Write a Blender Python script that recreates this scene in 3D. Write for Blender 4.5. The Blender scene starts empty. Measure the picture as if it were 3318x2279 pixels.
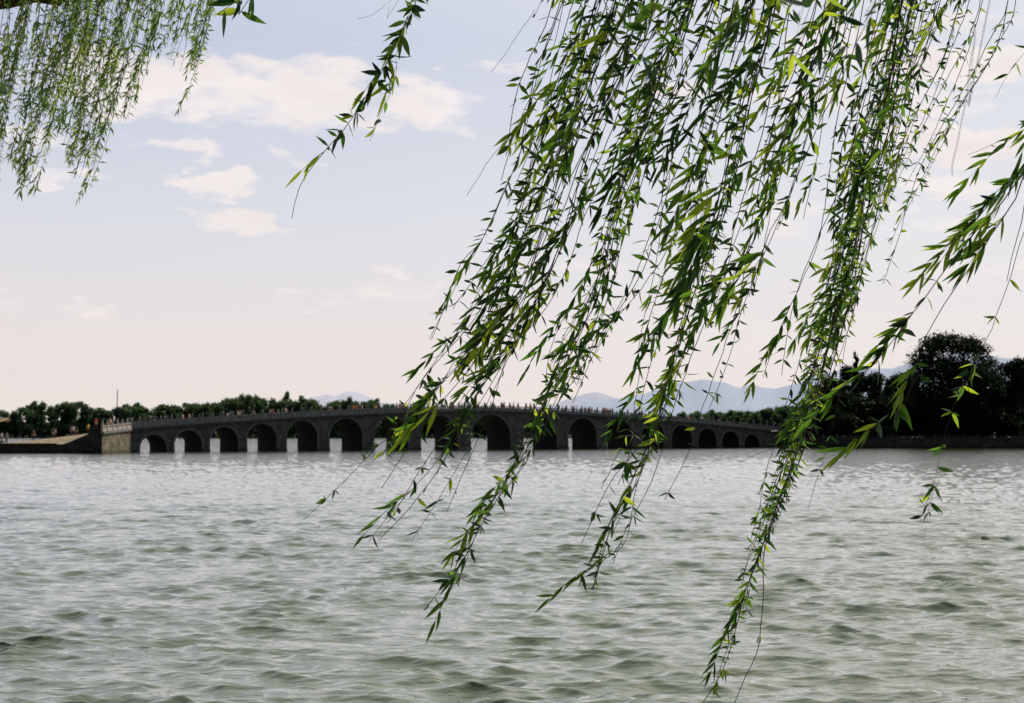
import bpy, math, random
import numpy as np
from mathutils import Vector, Matrix
random.seed(7); RNG = np.random.default_rng(11)
S = bpy.context.scene
COL = S.collection
PI = math.pi

# ------------------------------------------------------------------ camera frame
F_PX = 4608.0            # 50 mm on 36 mm film, in pixels of the 3318 wide photograph
EYE = 2.9                # metres above the lake
PITCH = math.atan(264.0 / F_PX)
def at(px, py, depth):
    """point seen in direction (px,py) of the full size photograph, standing at distance depth (world Y)"""
    dx = (px - 1659.0) / F_PX; dy = (1139.5 - py) / F_PX
    cy = math.cos(PITCH) - dy * math.sin(PITCH); cz = math.sin(PITCH) + dy * math.cos(PITCH)
    k = depth / cy
    return Vector((dx * k, depth, EYE + cz * k))
def atD(x, y, depth): return at(x / .7004, y / .7004, depth)

# ------------------------------------------------------------------ object helpers
def mesh_np(name, verts, faces, mat=None, parent=None, smooth=False, tint=None):
    me = bpy.data.meshes.new(name)
    verts = np.asarray(verts, dtype=np.float32).reshape(-1, 3)
    faces = np.asarray(faces, dtype=np.int32)
    nv = faces.shape[1]
    me.vertices.add(len(verts)); me.vertices.foreach_set('co', verts.ravel())
    me.loops.add(faces.size); me.loops.foreach_set('vertex_index', faces.ravel())
    me.polygons.add(len(faces))
    me.polygons.foreach_set('loop_start', np.arange(0, faces.size, nv, dtype=np.int32))
    me.update(calc_edges=True)
    if smooth: me.polygons.foreach_set('use_smooth', np.ones(len(faces), dtype=bool))
    if tint is not None:
        a = me.attributes.new('tint', 'FLOAT', 'POINT'); a.data.foreach_set('value', np.asarray(tint, dtype=np.float32))
    o = bpy.data.objects.new(name, me); COL.objects.link(o)
    if mat: me.materials.append(mat)
    if parent: o.parent = parent
    return o
class MB:
    def __init__(s): s.v = []; s.f = []
    def add(s, vs, fs):
        b = len(s.v); s.v += [tuple(v) for v in vs]; s.f += [tuple(i + b for i in f) for f in fs]
    def box(s, c, sz, rz=0.0, taper=1.0):
        cx, cy, cz = c; x, y, z = sz[0] / 2, sz[1] / 2, sz[2] / 2; vs = []
        for dz, t in ((-z, 1), (z, taper)):
            for dx, dy in ((-x, -y), (x, -y), (x, y), (-x, y)):
                dx *= t; dy *= t
                vs.append((cx + dx * math.cos(rz) - dy * math.sin(rz), cy + dx * math.sin(rz) + dy * math.cos(rz), cz + dz))
        s.add(vs, [(0, 3, 2, 1), (4, 5, 6, 7), (0, 1, 5, 4), (1, 2, 6, 5), (2, 3, 7, 6), (3, 0, 4, 7)])
    def ball(s, c, r, seg=8, rings=5):
        vs = [(c[0], c[1], c[2] - r[2])]
        for i in range(1, rings):
            a = -PI / 2 + PI * i / rings
            for j in range(seg):
                b = 2 * PI * j / seg
                vs.append((c[0] + r[0] * math.cos(a) * math.cos(b), c[1] + r[1] * math.cos(a) * math.sin(b), c[2] + r[2] * math.sin(a)))
        vs.append((c[0], c[1], c[2] + r[2])); fs = []
        for j in range(seg):
            fs.append((0, 1 + (j + 1) % seg, 1 + j))
            for i in range(rings - 2):
                a = 1 + i * seg
                fs.append((a + j, a + (j + 1) % seg, a + seg + (j + 1) % seg, a + seg + j))
            a = 1 + (rings - 2) * seg
            fs.append((a + j, a + (j + 1) % seg, len(vs) - 1))
        s.add(vs, fs)
    def tube(s, pts, rad, seg=6, cap=True):
        pts = [Vector(p) for p in pts]; n = len(pts); vs = []
        for i, p in enumerate(pts):
            t = (pts[min(i + 1, n - 1)] - pts[max(i - 1, 0)])
            if t.length < 1e-9: t = Vector((0, 0, 1))
            t.normalize()
            a = t.cross(Vector((0.13, 0.97, 0.2))); a.normalize(); b = t.cross(a)
            r = rad[i] if hasattr(rad, '__len__') else rad
            for j in range(seg):
                q = 2 * PI * j / seg
                vs.append(p + a * (r * math.cos(q)) + b * (r * math.sin(q)))
        fs = []
        for i in range(n - 1):
            for j in range(seg):
                fs.append((i * seg + j, i * seg + (j + 1) % seg, (i + 1) * seg + (j + 1) % seg, (i + 1) * seg + j))
        if cap:
            fs.append(tuple(range(seg))[::-1]); fs.append(tuple((n - 1) * seg + j for j in range(seg)))
        s.add(vs, fs)
    def build(s, name, mat=None, parent=None, smooth=False):
        me = bpy.data.meshes.new(name); me.from_pydata(s.v, [], s.f); me.update()
        if smooth: me.polygons.foreach_set('use_smooth', [True] * len(me.polygons))
        if mat: me.materials.append(mat)
        o = bpy.data.objects.new(name, me); COL.objects.link(o)
        if parent: o.parent = parent
        return o
def tag(o, label=None, cat=None, group=None, kind=None):
    if label: o['label'] = label
    if cat: o['category'] = cat
    if group: o['group'] = group
    if kind: o['kind'] = kind
    return o
def empty(name, loc=(0, 0, 0), rz=0.0):
    o = bpy.data.objects.new(name, None); o.empty_display_size = .3; COL.objects.link(o)
    o.location = loc; o.rotation_euler = (0, 0, rz); return o
def dup(root):
    r = root.copy(); COL.objects.link(r)
    for ch in list(root.children):
        c = ch.copy(); COL.objects.link(c); c.parent = r
        for g in ch.children:
            d = g.copy(); COL.objects.link(d); d.parent = c
    return r

# ------------------------------------------------------------------ materials
def new_mat(name):
    m = bpy.data.materials.new(name); m.use_nodes = True
    nt = m.node_tree; return m, nt, nt.nodes['Principled BSDF']
def N(nt, typ, **kw):
    n = nt.nodes.new(typ)
    for k, v in kw.items():
        if k.startswith('i_'):
            key = k[2:]
            n.inputs[int(key) if key.isdigit() else key.replace('_', ' ')].default_value = v
        else: setattr(n, k, v)
    return n
def ramp(nt, stops, fac=None):
    r = nt.nodes.new('ShaderNodeValToRGB'); e = r.color_ramp.elements
    while len(e) < len(stops): e.new(.5)
    for k, (p, c) in zip(e, stops): k.position = p; k.color = (*c, 1) if len(c) == 3 else c
    if fac is not None: nt.links.new(fac, r.inputs[0])
    return r
def mth(nt, op, a, b=None, c=None, clamp=False):
    n = nt.nodes.new('ShaderNodeMath'); n.operation = op; n.use_clamp = clamp
    for i, v in enumerate((a, b, c)):
        if v is None: continue
        if isinstance(v, (int, float)): n.inputs[i].default_value = v
        else: nt.links.new(v, n.inputs[i])
    return n.outputs[0]

def noisy(name, c1, c2, scale=3.0, rough=.85, bump=.3, bscale=8.0, bdist=.02, detail=6, haze=None):
    m, nt, b = new_mat(name); L = nt.links.new
    tc = N(nt, 'ShaderNodeTexCoord')
    n1 = N(nt, 'ShaderNodeTexNoise', i_Scale=scale, i_Detail=detail, i_Roughness=.65); L(tc.outputs['Object'], n1.inputs['Vector'])
    r = ramp(nt, [(.3, c1), (.7, c2)], n1.outputs['Fac']); L(r.outputs[0], b.inputs['Base Color'])
    b.inputs['Roughness'].default_value = rough
    b.inputs['Specular IOR Level'].default_value = .25
    n2 = N(nt, 'ShaderNodeTexNoise', i_Scale=bscale, i_Detail=5.0); L(tc.outputs['Object'], n2.inputs['Vector'])
    bp = N(nt, 'ShaderNodeBump', i_Strength=bump, i_Distance=bdist); L(n2.outputs['Fac'], bp.inputs['Height']); L(bp.outputs[0], b.inputs['Normal'])
    if haze:
        b.inputs['Emission Color'].default_value = (*haze[:3], 1); b.inputs['Emission Strength'].default_value = haze[3]
    return m

def masonry(name, c1, c2, mortar, bw=.9, rh=.38, stain=.5):
    """coursed stone blocks, laid along the wall (object X) and up (object Z)"""
    m, nt, b = new_mat(name); L = nt.links.new
    tc = N(nt, 'ShaderNodeTexCoord'); sp = N(nt, 'ShaderNodeSeparateXYZ'); L(tc.outputs['Object'], sp.inputs[0])
    cb = N(nt, 'ShaderNodeCombineXYZ')
    L(mth(nt, 'ADD', sp.outputs[0], sp.outputs[1]), cb.inputs[0]); L(sp.outputs[2], cb.inputs[1])
    br = N(nt, 'ShaderNodeTexBrick', i_Scale=1.0); br.inputs['Brick Width'].default_value = bw; br.inputs['Row Height'].default_value = rh
    br.inputs['Mortar Size'].default_value = .02
    br.inputs['Color1'].default_value = (*c1, 1); br.inputs['Color2'].default_value = (*c2, 1); br.inputs['Mortar'].default_value = (*mortar, 1)
    L(cb.outputs[0], br.inputs['Vector'])
    n1 = N(nt, 'ShaderNodeTexNoise', i_Scale=.6, i_Detail=7.0, i_Roughness=.7); L(tc.outputs['Object'], n1.inputs['Vector'])
    r = ramp(nt, [(.3, (1 - stain,) * 3), (.55, (1, 1, 1)), (.72, (1.9, 1.85, 1.75))], n1.outputs['Fac'])
    mx = N(nt, 'ShaderNodeMix', data_type='RGBA', blend_type='MULTIPLY'); mx.inputs[0].default_value = 1
    L(br.outputs['Color'], mx.inputs[6]); L(r.outputs[0], mx.inputs[7])
    # darker damp band near the waterline
    wet = ramp(nt, [(.0, (.45, .47, .42)), (.6, (1, 1, 1))], mth(nt, 'MULTIPLY', sp.outputs[2], 1.0, clamp=True))
    m2 = N(nt, 'ShaderNodeMix', data_type='RGBA', blend_type='MULTIPLY'); m2.inputs[0].default_value = 1
    L(mx.outputs[2], m2.inputs[6]); L(wet.outputs[0], m2.inputs[7]); L(m2.outputs[2], b.inputs['Base Color'])
    b.inputs['Roughness'].default_value = .9; b.inputs['Specular IOR Level'].default_value = .2
    bp = N(nt, 'ShaderNodeBump', i_Strength=.7, i_Distance=.030); L(br.outputs['Fac'], bp.inputs['Height']); bp.invert = True
    L(bp.outputs[0], b.inputs['Normal'])
    return m

def leaf_mat(name, cols, trans, tfac=.4, spec=.35):
    m = bpy.data.materials.new(name); m.use_nodes = True; nt = m.node_tree; nt.nodes.clear(); L = nt.links.new
    out = N(nt, 'ShaderNodeOutputMaterial')
    at_ = N(nt, 'ShaderNodeAttribute', attribute_name='tint')
    r1 = ramp(nt, [(0, cols[0]), (.6, cols[1]), (1, cols[2])], at_.outputs['Fac'])
    r2 = ramp(nt, [(0, trans[0]), (.6, trans[1]), (1, trans[2])], at_.outputs['Fac'])
    pb = N(nt, 'ShaderNodeBsdfPrincipled', i_Roughness=.5); pb.inputs['Specular IOR Level'].default_value = spec
    L(r1.outputs[0], pb.inputs['Base Color'])
    tb = N(nt, 'ShaderNodeBsdfTranslucent'); L(r2.outputs[0], tb.inputs['Color'])
    mx = N(nt, 'ShaderNodeMixShader', i_Fac=tfac); L(pb.outputs[0], mx.inputs[1]); L(tb.outputs[0], mx.inputs[2]); L(mx.outputs[0], out.inputs[0])
    return m

M_LEAF = leaf_mat('willow_leaf', [(.004, .013, .007), (.009, .028, .010), (.036, .072, .013)],
                  [(.02, .07, .02), (.20, .42, .035), (.85, 1.0, .06)], .44)
M_LEAF2 = leaf_mat('far_willow_leaf', [(.03, .075, .03), (.05, .11, .035), (.08, .14, .03)],
                   [(.18, .34, .07), (.36, .55, .09), (.8, .85, .16)], .42)
M_TWIG = noisy('willow_twig', (.035, .018, .010), (.09, .045, .02), 40, .7, .3, 60, .001)
M_BARK = noisy('willow_bark', (.04, .03, .022), (.11, .08, .055), 6, .9, .9, 14, .03)
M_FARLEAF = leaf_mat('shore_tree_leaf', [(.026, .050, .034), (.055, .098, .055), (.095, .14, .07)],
                     [(.07, .14, .05), (.14, .24, .07), (.28, .36, .10)], .35, .1)  # leaf colours lifted to carry the distance haze
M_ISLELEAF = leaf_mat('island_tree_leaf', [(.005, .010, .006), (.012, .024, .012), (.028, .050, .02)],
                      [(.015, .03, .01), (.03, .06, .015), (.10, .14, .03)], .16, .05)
M_TRUNK = noisy('tree_trunk_bark', (.02, .016, .012), (.05, .04, .03), 2, .9, .5, 6, .03)
M_STONE = masonry('bridge_masonry', (.055, .056, .060), (.10, .10, .105), (.034, .035, .038))
M_RING = noisy('arch_ring_stone', (.055, .058, .066), (.10, .105, .112), 1.5, .9, .4, 5, .02)
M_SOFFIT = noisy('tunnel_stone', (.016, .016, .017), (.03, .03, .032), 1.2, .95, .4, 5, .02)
M_RAIL = noisy('parapet_marble', (.10, .105, .115), (.20, .205, .215), 1.8, .85, .4, 9, .01)
M_MARBLE = noisy('pale_marble', (.24, .215, .20), (.40, .355, .32), 2.0, .8, .4, 9, .01)
M_CORN = noisy('cornice_stone', (.028, .029, .033), (.05, .052, .058), 1.6, .9, .3, 6, .02)
M_PAVE = noisy('quay_paving', (.12, .095, .06), (.34, .26, .17), 1.3, .85, .4, 6, .01)
M_QUAY = masonry('quay_masonry', (.035, .034, .033), (.055, .052, .05), (.02, .02, .02), 1.1, .42, .6)
M_WING = masonry('wing_masonry', (.12, .108, .08), (.21, .185, .135), (.08, .07, .05), .8, .4, .6)
M_GRASS = noisy('shore_grass', (.02, .035, .015), (.05, .06, .03), .05, .95, .3, 1, .05)

# ------------------------------------------------------------------ sun + sky
SUN_AZ = math.radians(55.0)     # to the right of the view
SUN_EL = math.radians(54.0)
sd = Vector((math.sin(SUN_AZ) * math.cos(SUN_EL), math.cos(SUN_AZ) * math.cos(SUN_EL), math.sin(SUN_EL)))
sun = bpy.data.lights.new('sun', 'SUN'); sun.energy = 4.4; sun.angle = math.radians(.55); sun.color = (1.0, .90, .74)
so = bpy.data.objects.new('sun', sun); COL.objects.link(so)
so.rotation_euler = sd.to_track_quat('Z', 'Y').to_euler(); so.location = sd * 50

w = bpy.data.worlds.new('World'); S.world = w; w.use_nodes = True; nt = w.node_tree; nt.nodes.clear(); L = nt.links.new
wo = N(nt, 'ShaderNodeOutputWorld'); bg = N(nt, 'ShaderNodeBackground', i_Strength=1.0); L(bg.outputs[0], wo.inputs[0])
sky = N(nt, 'ShaderNodeTexSky'); sky.sky_type = 'NISHITA'; sky.sun_disc = False
sky.sun_elevation = SUN_EL; sky.sun_rotation = SUN_AZ; sky.dust_density = 2.0; sky.air_density = 1.0
tc = N(nt, 'ShaderNodeTexCoord'); sp = N(nt, 'ShaderNodeSeparateXYZ'); L(tc.outputs['Generated'], sp.inputs[0])
X, Y, Z = sp.outputs
# hazy late-afternoon air: pinkish at the horizon, lavender, then blue
hz = ramp(nt, [(0.0, (.82, .735, .70)), (.07, (.78, .72, .715)), (.15, (.68, .69, .75)), (.27, (.51, .56, .71)), (.42, (.64, .68, .76)), (.65, (.58, .63, .74)), (1.0, (.34, .42, .58))],
          mth(nt, 'MULTIPLY', Z, 1.0, clamp=True))
dotn = N(nt, 'ShaderNodeVectorMath', operation='DOT_PRODUCT'); L(tc.outputs['Generated'], dotn.inputs[0]); GLOW_AZ, GLOW_EL = math.radians(19), math.radians(30); dotn.inputs[1].default_value = (math.sin(GLOW_AZ) * math.cos(GLOW_EL), math.cos(GLOW_AZ) * math.cos(GLOW_EL), math.sin(GLOW_EL))
ang = N(nt, 'ShaderNodeMapRange', interpolation_type='SMOOTHSTEP'); L(dotn.outputs['Value'], ang.inputs[0])
for i, v in enumerate((-.45, .72, .14, 1.0)): ang.inputs[i + 1].default_value = v
hs = N(nt, 'ShaderNodeVectorMath', operation='SCALE'); L(hz.outputs[0], hs.inputs[0]); L(ang.outputs[0], hs.inputs[3])
ns = N(nt, 'ShaderNodeVectorMath', operation='SCALE'); L(sky.outputs[0], ns.inputs[0]); ns.inputs[3].default_value = .006
base = N(nt, 'ShaderNodeVectorMath', operation='ADD'); L(hs.outputs[0], base.inputs[0]); L(ns.outputs[0], base.inputs[1])
# bright glow painted into the sky, aimed apart from the sun lamp
gl = mth(nt, 'POWER', mth(nt, 'MAXIMUM', dotn.outputs['Value'], 0.0), 12.0)
glc = N(nt, 'ShaderNodeMix', data_type='RGBA'); L(mth(nt, 'MULTIPLY', gl, .62, clamp=True), glc.inputs[0]); L(base.outputs[0], glc.inputs[6]); glc.inputs[7].default_value = (1.0, .97, .93, 1)
# clouds: soft noise broken by noise, gathered where the photographed banks stand
ys = mth(nt, 'MAXIMUM', Y, .12)
u = mth(nt, 'DIVIDE', X, ys); v = mth(nt, 'DIVIDE', Z, ys)
cv = N(nt, 'ShaderNodeCombineXYZ'); L(u, cv.inputs[0]); L(mth(nt, 'MULTIPLY', v, 2.6), cv.inputs[1])
cn = N(nt, 'ShaderNodeTexNoise', i_Scale=9.0, i_Detail=9.0, i_Roughness=.58, i_Distortion=.25); L(cv.outputs[0], cn.inputs['Vector'])
cn2 = N(nt, 'ShaderNodeTexNoise', i_Scale=30.0, i_Detail=9.0, i_Roughness=.6); L(cv.outputs[0], cn2.inputs['Vector'])
banks = [  # x, y (2324 wide copy), half width, half height, gain, tilt
    (470, 215, 330, 62, 1.0, .04), (700, 165, 130, 34, .75, .1), (1000, 225, 115, 48, 1.0, .1), (620, 270, 240, 36, .6, .0), (230, 170, 110, 70, .7, 0),
    (420, 340, 80, 20, .75, .1), (640, 345, 90, 16, .6, .3), (480, 410, 90, 24, .85, .05), (540, 500, 90, 26, .85, .15), (650, 524, 24, 10, .5, .1),
    (165, 405, 80, 15, .75, 0), (80, 315, 90, 22, .6, 0), (1150, 172, 62, 20, .7, .15), (880, 612, 45, 14, .5, .2), (920, 655, 100, 18, .5, 0),
    (720, 685, 90, 12, .35, 0), (40, 690, 60, 20, .4, .2), (200, 700, 50, 12, .35, 0), (790, 108, 30, 7, .3, 0),
    (2210, 150, 160, 36, 1, 0), (2170, 225, 150, 26, .8, 0), (2160, 320, 160, 42, 1, .05), (2140, 430, 120, 32, .95, 0), (2060, 505, 140, 32, .9, .1), (2230, 600, 130, 30, .5, 0),
    (1900, 100, 130, 50, .6, 0), (1780, 210, 150, 36, .6, 0), (1570, 210, 110, 26, .5, 0), (1450, 620, 160, 26, .35, 0), (1850, 500, 110, 50, .5, 0), (2250, 60, 120, 30, .5, 0)]
wn = N(nt, 'ShaderNodeTexNoise', i_Scale=19.0, i_Detail=8.0, i_Roughness=.6); L(cv.outputs[0], wn.inputs['Vector'])
wsp = N(nt, 'ShaderNodeSeparateColor'); L(wn.outputs['Color'], wsp.inputs[0])
u = mth(nt, 'ADD', u, mth(nt, 'MULTIPLY', mth(nt, 'SUBTRACT', wsp.outputs[0], .5), .10)); v = mth(nt, 'ADD', v, mth(nt, 'MULTIPLY', mth(nt, 'SUBTRACT', wsp.outputs[1], .5), .046))
acc = None
cosP, sinP = math.cos(PITCH), math.sin(PITCH)
for (bx, by, bw, bh, g, tl) in banks:
    p0 = atD(bx, by, 1.0); u0 = p0.x; v0 = p0.z - EYE
    du = mth(nt, 'SUBTRACT', u, u0); dv = mth(nt, 'SUBTRACT', v, v0)
    dv = mth(nt, 'ADD', dv, mth(nt, 'MULTIPLY', du, tl))
    e = mth(nt, 'ADD', mth(nt, 'POWER', mth(nt, 'ABSOLUTE', mth(nt, 'MULTIPLY', du, 3228 / (bw * 1.22))), 2.0), mth(nt, 'POWER', mth(nt, 'ABSOLUTE', mth(nt, 'MULTIPLY', dv, 3228 / (bh * 1.25))), 2.0))
    gs = mth(nt, 'MULTIPLY', mth(nt, 'SUBTRACT', 1.35, e, clamp=True), g)
    acc = gs if acc is None else mth(nt, 'MAXIMUM', acc, gs)
nz = mth(nt, 'ADD', mth(nt, 'MULTIPLY', cn.outputs['Fac'], .72), mth(nt, 'MULTIPLY', cn2.outputs['Fac'], .28))
cm = mth(nt, 'ADD', mth(nt, 'MULTIPLY', acc, .62), mth(nt, 'MULTIPLY', mth(nt, 'SUBTRACT', nz, .5), 3.4))
cmk = N(nt, 'ShaderNodeMapRange', interpolation_type='SMOOTHSTEP'); L(cm, cmk.inputs[0])
for i, vv in enumerate((.02, .66, 0, 1)): cmk.inputs[i + 1].default_value = vv
cmask = mth(nt, 'MULTIPLY', mth(nt, 'MULTIPLY', cmk.outputs[0], mth(nt, 'MULTIPLY', acc, 3.0, clamp=True)), .95)
ccol = ramp(nt, [(.38, (.97, .90, .87)), (.68, (.84, .78, .77))], cn.outputs['Fac'])
ccs = N(nt, 'ShaderNodeVectorMath', operation='SCALE'); L(ccol.outputs[0], ccs.inputs[0]); L(mth(nt, 'ADD', mth(nt, 'MULTIPLY', ang.outputs[0], .8), .2), ccs.inputs[3])
fin = N(nt, 'ShaderNodeMix', data_type='RGBA'); L(cmask, fin.inputs[0]); L(glc.outputs[2], fin.inputs[6]); L(ccs.outputs[0], fin.inputs[7])
L(fin.outputs[2], bg.inputs['Color'])

# ------------------------------------------------------------------ camera
cam = bpy.data.cameras.new('camera'); co = bpy.data.objects.new('camera', cam); COL.objects.link(co)
cam.lens = 50; cam.sensor_width = 36; cam.clip_start = .05; cam.clip_end = 60000
co.location = (0, 0, EYE); co.rotation_euler = (PI / 2 + PITCH, 0, 0)
cam.dof.use_dof = True; cam.dof.focus_distance = 5.6; cam.dof.aperture_fstop = 9.0
S.camera = co
S.view_settings.view_transform = 'Standard'; S.view_settings.look = 'None'; S.view_settings.exposure = 0
S.render.engine = 'CYCLES'
S.cycles.max_bounces = 5; S.cycles.diffuse_bounces = 2; S.cycles.glossy_bounces = 2; S.cycles.transmission_bounces = 3; S.cycles.use_adaptive_sampling = True; S.cycles.adaptive_threshold = .02
S.cycles.sample_clamp_indirect = 4; S.cycles.sample_clamp_direct = 1.3

# ------------------------------------------------------------------ lake
def lake():
    fine = np.radians(np.linspace(-27, 27, 900)); coarse = np.radians(np.linspace(27, 333, 90))[1:-1]
    th = np.concatenate([fine, coarse]); nT = len(th)
    r = [2.0]
    while r[-1] < 9: r.append(r[-1] + .12)
    while r[-1] < 60: r.append(r[-1] * 1.0030)
    while r[-1] < 420: r.append(r[-1] * 1.0048)
    while r[-1] < 16000: r.append(r[-1] * 1.08)
    r = np.array(r); nR = len(r)
    R, T = np.meshgrid(r, th, indexing='ij')
    x = R * np.sin(T); y = R * np.cos(T)
    z = np.zeros_like(x); dx = np.zeros_like(x); dy = np.zeros_like(x)
    xf = x.astype(np.float32); yf = y.astype(np.float32)
    nW = 190
    lam = np.exp(RNG.uniform(math.log(.17), math.log(1.35), nW))
    main = math.radians(-101)
    aa = main + RNG.normal(0, .42, nW)
    for l, a in zip(lam, aa):
        k = 2 * PI / l; ph = RNG.uniform(0, 2 * PI)
        s = .0250 * (1.25 if .28 < l < .95 else .9)
        amp = s / k
        fade = np.clip(1.0 - (R - 80 * l) / (260 * l), 0, 1) * (R < 600)
        q = (k * (math.cos(a) * xf + math.sin(a) * yf) + ph).astype(np.float32)
        c = np.cos(q); sn = np.sin(q)
        z += amp * c * fade; dx -= .95 * amp * math.cos(a) * sn * fade; dy -= .95 * amp * math.sin(a) * sn * fade
    # slow gusts roughen and calm patches
    g = .95 + .30 * np.sin(1.3 * x + .5 * y + 1 + 1.5 * np.sin(.31 * y)) * np.sin(.9 * y - .4 * x + 1.2 * np.sin(.5 * x)) + .25 * np.sin(.41 * x + .2 * y + 2 * np.sin(.13 * y)) * np.sin(.35 * y - .17 * x)
    z *= g; x2 = x + dx * g; y2 = y + dy * g
    V = np.stack([x2, y2, z], -1).reshape(-1, 3)
    i = np.arange(nR - 1)[:, None]; j = np.arange(nT)[None, :]; jn = (j + 1) % nT
    Fq = np.stack([(i * nT + j), ((i + 1) * nT + j), ((i + 1) * nT + jn), (i * nT + jn)], -1).reshape(-1, 4)[:, ::-1]
    m, nt, b = new_mat('lake_water'); L = nt.links.new
    b.inputs['Roughness'].default_value = .06; b.inputs['IOR'].default_value = 1.5
    b.inputs['Specular IOR Level'].default_value = .5
    tc = N(nt, 'ShaderNodeTexCoord')
    mp = N(nt, 'ShaderNodeMapping'); mp.inputs['Scale'].default_value = (.55, 1.5, 1); mp.inputs['Rotation'].default_value = (0, 0, math.radians(-8)); L(tc.outputs['Object'], mp.inputs[0])
    n0 = N(nt, 'ShaderNodeTexNoise', i_Scale=.08, i_Detail=3.0); L(tc.outputs['Object'], n0.inputs['Vector'])
    rc = ramp(nt, [(.3, (.084, .104, .034)), (.7, (.100, .120, .042))], n0.outputs['Fac']); L(rc.outputs[0], b.inputs['Base Color'])
    n1 = N(nt, 'ShaderNodeTexNoise', i_Scale=8.0, i_Detail=6.0, i_Roughness=.6); L(mp.outputs[0], n1.inputs['Vector'])
    b1 = N(nt, 'ShaderNodeBump', i_Strength=.7, i_Distance=.030); L(n1.outputs['Fac'], b1.inputs['Height'])
    n2 = N(nt, 'ShaderNodeTexNoise', i_Scale=2.2, i_Detail=3.0, i_Roughness=.6); L(mp.outputs[0], n2.inputs['Vector'])
    b2 = N(nt, 'ShaderNodeBump', i_Strength=.55, i_Distance=.09); L(n2.outputs['Fac'], b2.inputs['Height']); L(b1.outputs[0], b2.inputs['Normal'])
    n3 = N(nt, 'ShaderNodeTexNoise', i_Scale=.5, i_Detail=4.0, i_Roughness=.6); L(mp.outputs[0], n3.inputs['Vector'])
    b3 = N(nt, 'ShaderNodeBump', i_Strength=.45, i_Distance=.35); L(n3.outputs['Fac'], b3.inputs['Height']); L(b2.outputs[0], b3.inputs['Normal']); b2 = b3
    L(b2.outputs[0], b.inputs['Normal']); L(b2.outputs[0], b.inputs['Coat Normal'])
    b.inputs['Coat Weight'].default_value = 1.0; b.inputs['Coat Roughness'].default_value = .04; b.inputs['Coat IOR'].default_value = 1.6
    o = mesh_np('lake_water', V, Fq, m, smooth=True); tag(o, kind='structure'); o['label'] = 'choppy grey green lake surface'
lake()

# ------------------------------------------------------------------ ground sheets
def sheet(name, pts, z, mat, drop=None):
    mb = MB(); n = len(pts)
    vs = [(p[0], p[1], z) for p in pts] + [(p[0], p[1], z - (drop or 4)) for p in pts]
    mb.add(vs, [tuple(range(n))] + [(i, i + n, (i + 1) % n + n, (i + 1) % n) for i in range(n)])
    o = mb.build(name, mat); tag(o, kind='structure'); return o
sheet('lake_bed', [(-17000, -17000), (17000, -17000), (17000, 17000), (-17000, 17000)], -6, M_GRASS)
sheet('far_shore', [(-2500, 865), (-600, 862), (-200, 868), (100, 858), (400, 866), (2500, 860), (9000, 15500), (-9000, 15500)], .55, M_GRASS)
sheet('near_bank', [(-60, 30), (-12, 17), (-7.2, 14), (-6.6, 9), (-4, 4.2), (6, 4.0), (14, 7), (60, 12), (60, -60), (-60, -60)], 1.25, M_GRASS)

# ------------------------------------------------------------------ hills
def ridge(name, prof, depth, thick, mat, label):
    """prof: (px, py) skyline in photograph pixels"""
    xs = np.arange(prof[0][0], prof[-1][0] + 1, 6.0); ys = np.interp(xs, [p[0] for p in prof], [p[1] for p in prof])
    V = []; rows = 15
    for k in range(rows):
        t = k / (rows - 1)
        for a, b_ in zip(xs, ys):
            p = at(a, b_, depth); top = p.z
            sc = math.sin(PI * t) ** .8
            rg = 1 + .10 * math.sin(a * .045 + t * 9) * math.sin(PI * t) + .06 * math.sin(a * .11 - t * 14)
            rg = 1 - abs(t - .5) * .3 * (1 + math.sin(a * .02 + t * 5)); zz = top * sc * rg
            V.append((p.x * (depth + (t - .5) * thick) / depth, depth + (t - .5) * thick, max(zz, .2) if 0 < k < rows - 1 else -1))
    n = len(xs); i = np.arange(rows - 1)[:, None]; j = np.arange(n - 1)[None, :]
    Fq = np.stack([i * n + j, i * n + j + 1, (i + 1) * n + j + 1, (i + 1) * n + j], -1).reshape(-1, 4)
    o = mesh_np(name, V, Fq, mat, smooth=True); tag(o, kind='structure'); o['label'] = label
H1 = noisy('hill_haze_near', (.10, .12, .15), (.14, .16, .19), .0012, 1, 0, 1, .1, haze=(.265, .29, .36, 1.0))  # distance haze put into the three hill materials as their own glow
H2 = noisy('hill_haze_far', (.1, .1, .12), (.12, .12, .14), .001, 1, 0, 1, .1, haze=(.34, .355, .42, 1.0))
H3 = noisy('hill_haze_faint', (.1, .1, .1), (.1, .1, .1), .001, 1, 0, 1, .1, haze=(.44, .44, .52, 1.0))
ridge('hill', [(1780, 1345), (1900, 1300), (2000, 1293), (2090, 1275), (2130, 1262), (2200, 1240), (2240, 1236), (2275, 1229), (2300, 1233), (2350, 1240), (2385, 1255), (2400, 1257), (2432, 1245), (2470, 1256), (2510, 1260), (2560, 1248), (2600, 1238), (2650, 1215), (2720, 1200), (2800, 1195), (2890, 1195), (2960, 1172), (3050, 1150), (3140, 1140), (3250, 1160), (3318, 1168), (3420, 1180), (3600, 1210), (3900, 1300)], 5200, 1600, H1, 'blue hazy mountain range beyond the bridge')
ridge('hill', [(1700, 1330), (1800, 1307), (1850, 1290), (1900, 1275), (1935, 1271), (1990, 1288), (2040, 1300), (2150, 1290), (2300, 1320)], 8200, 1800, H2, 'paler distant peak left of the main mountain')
ridge('hill', [(940, 1318), (1000, 1290), (1060, 1278), (1090, 1284), (1120, 1270), (1150, 1269), (1190, 1284), (1240, 1305), (1320, 1312), (1400, 1306), (1500, 1330)], 11500, 1800, H3, 'faint pale hill above the left of the bridge')

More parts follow.
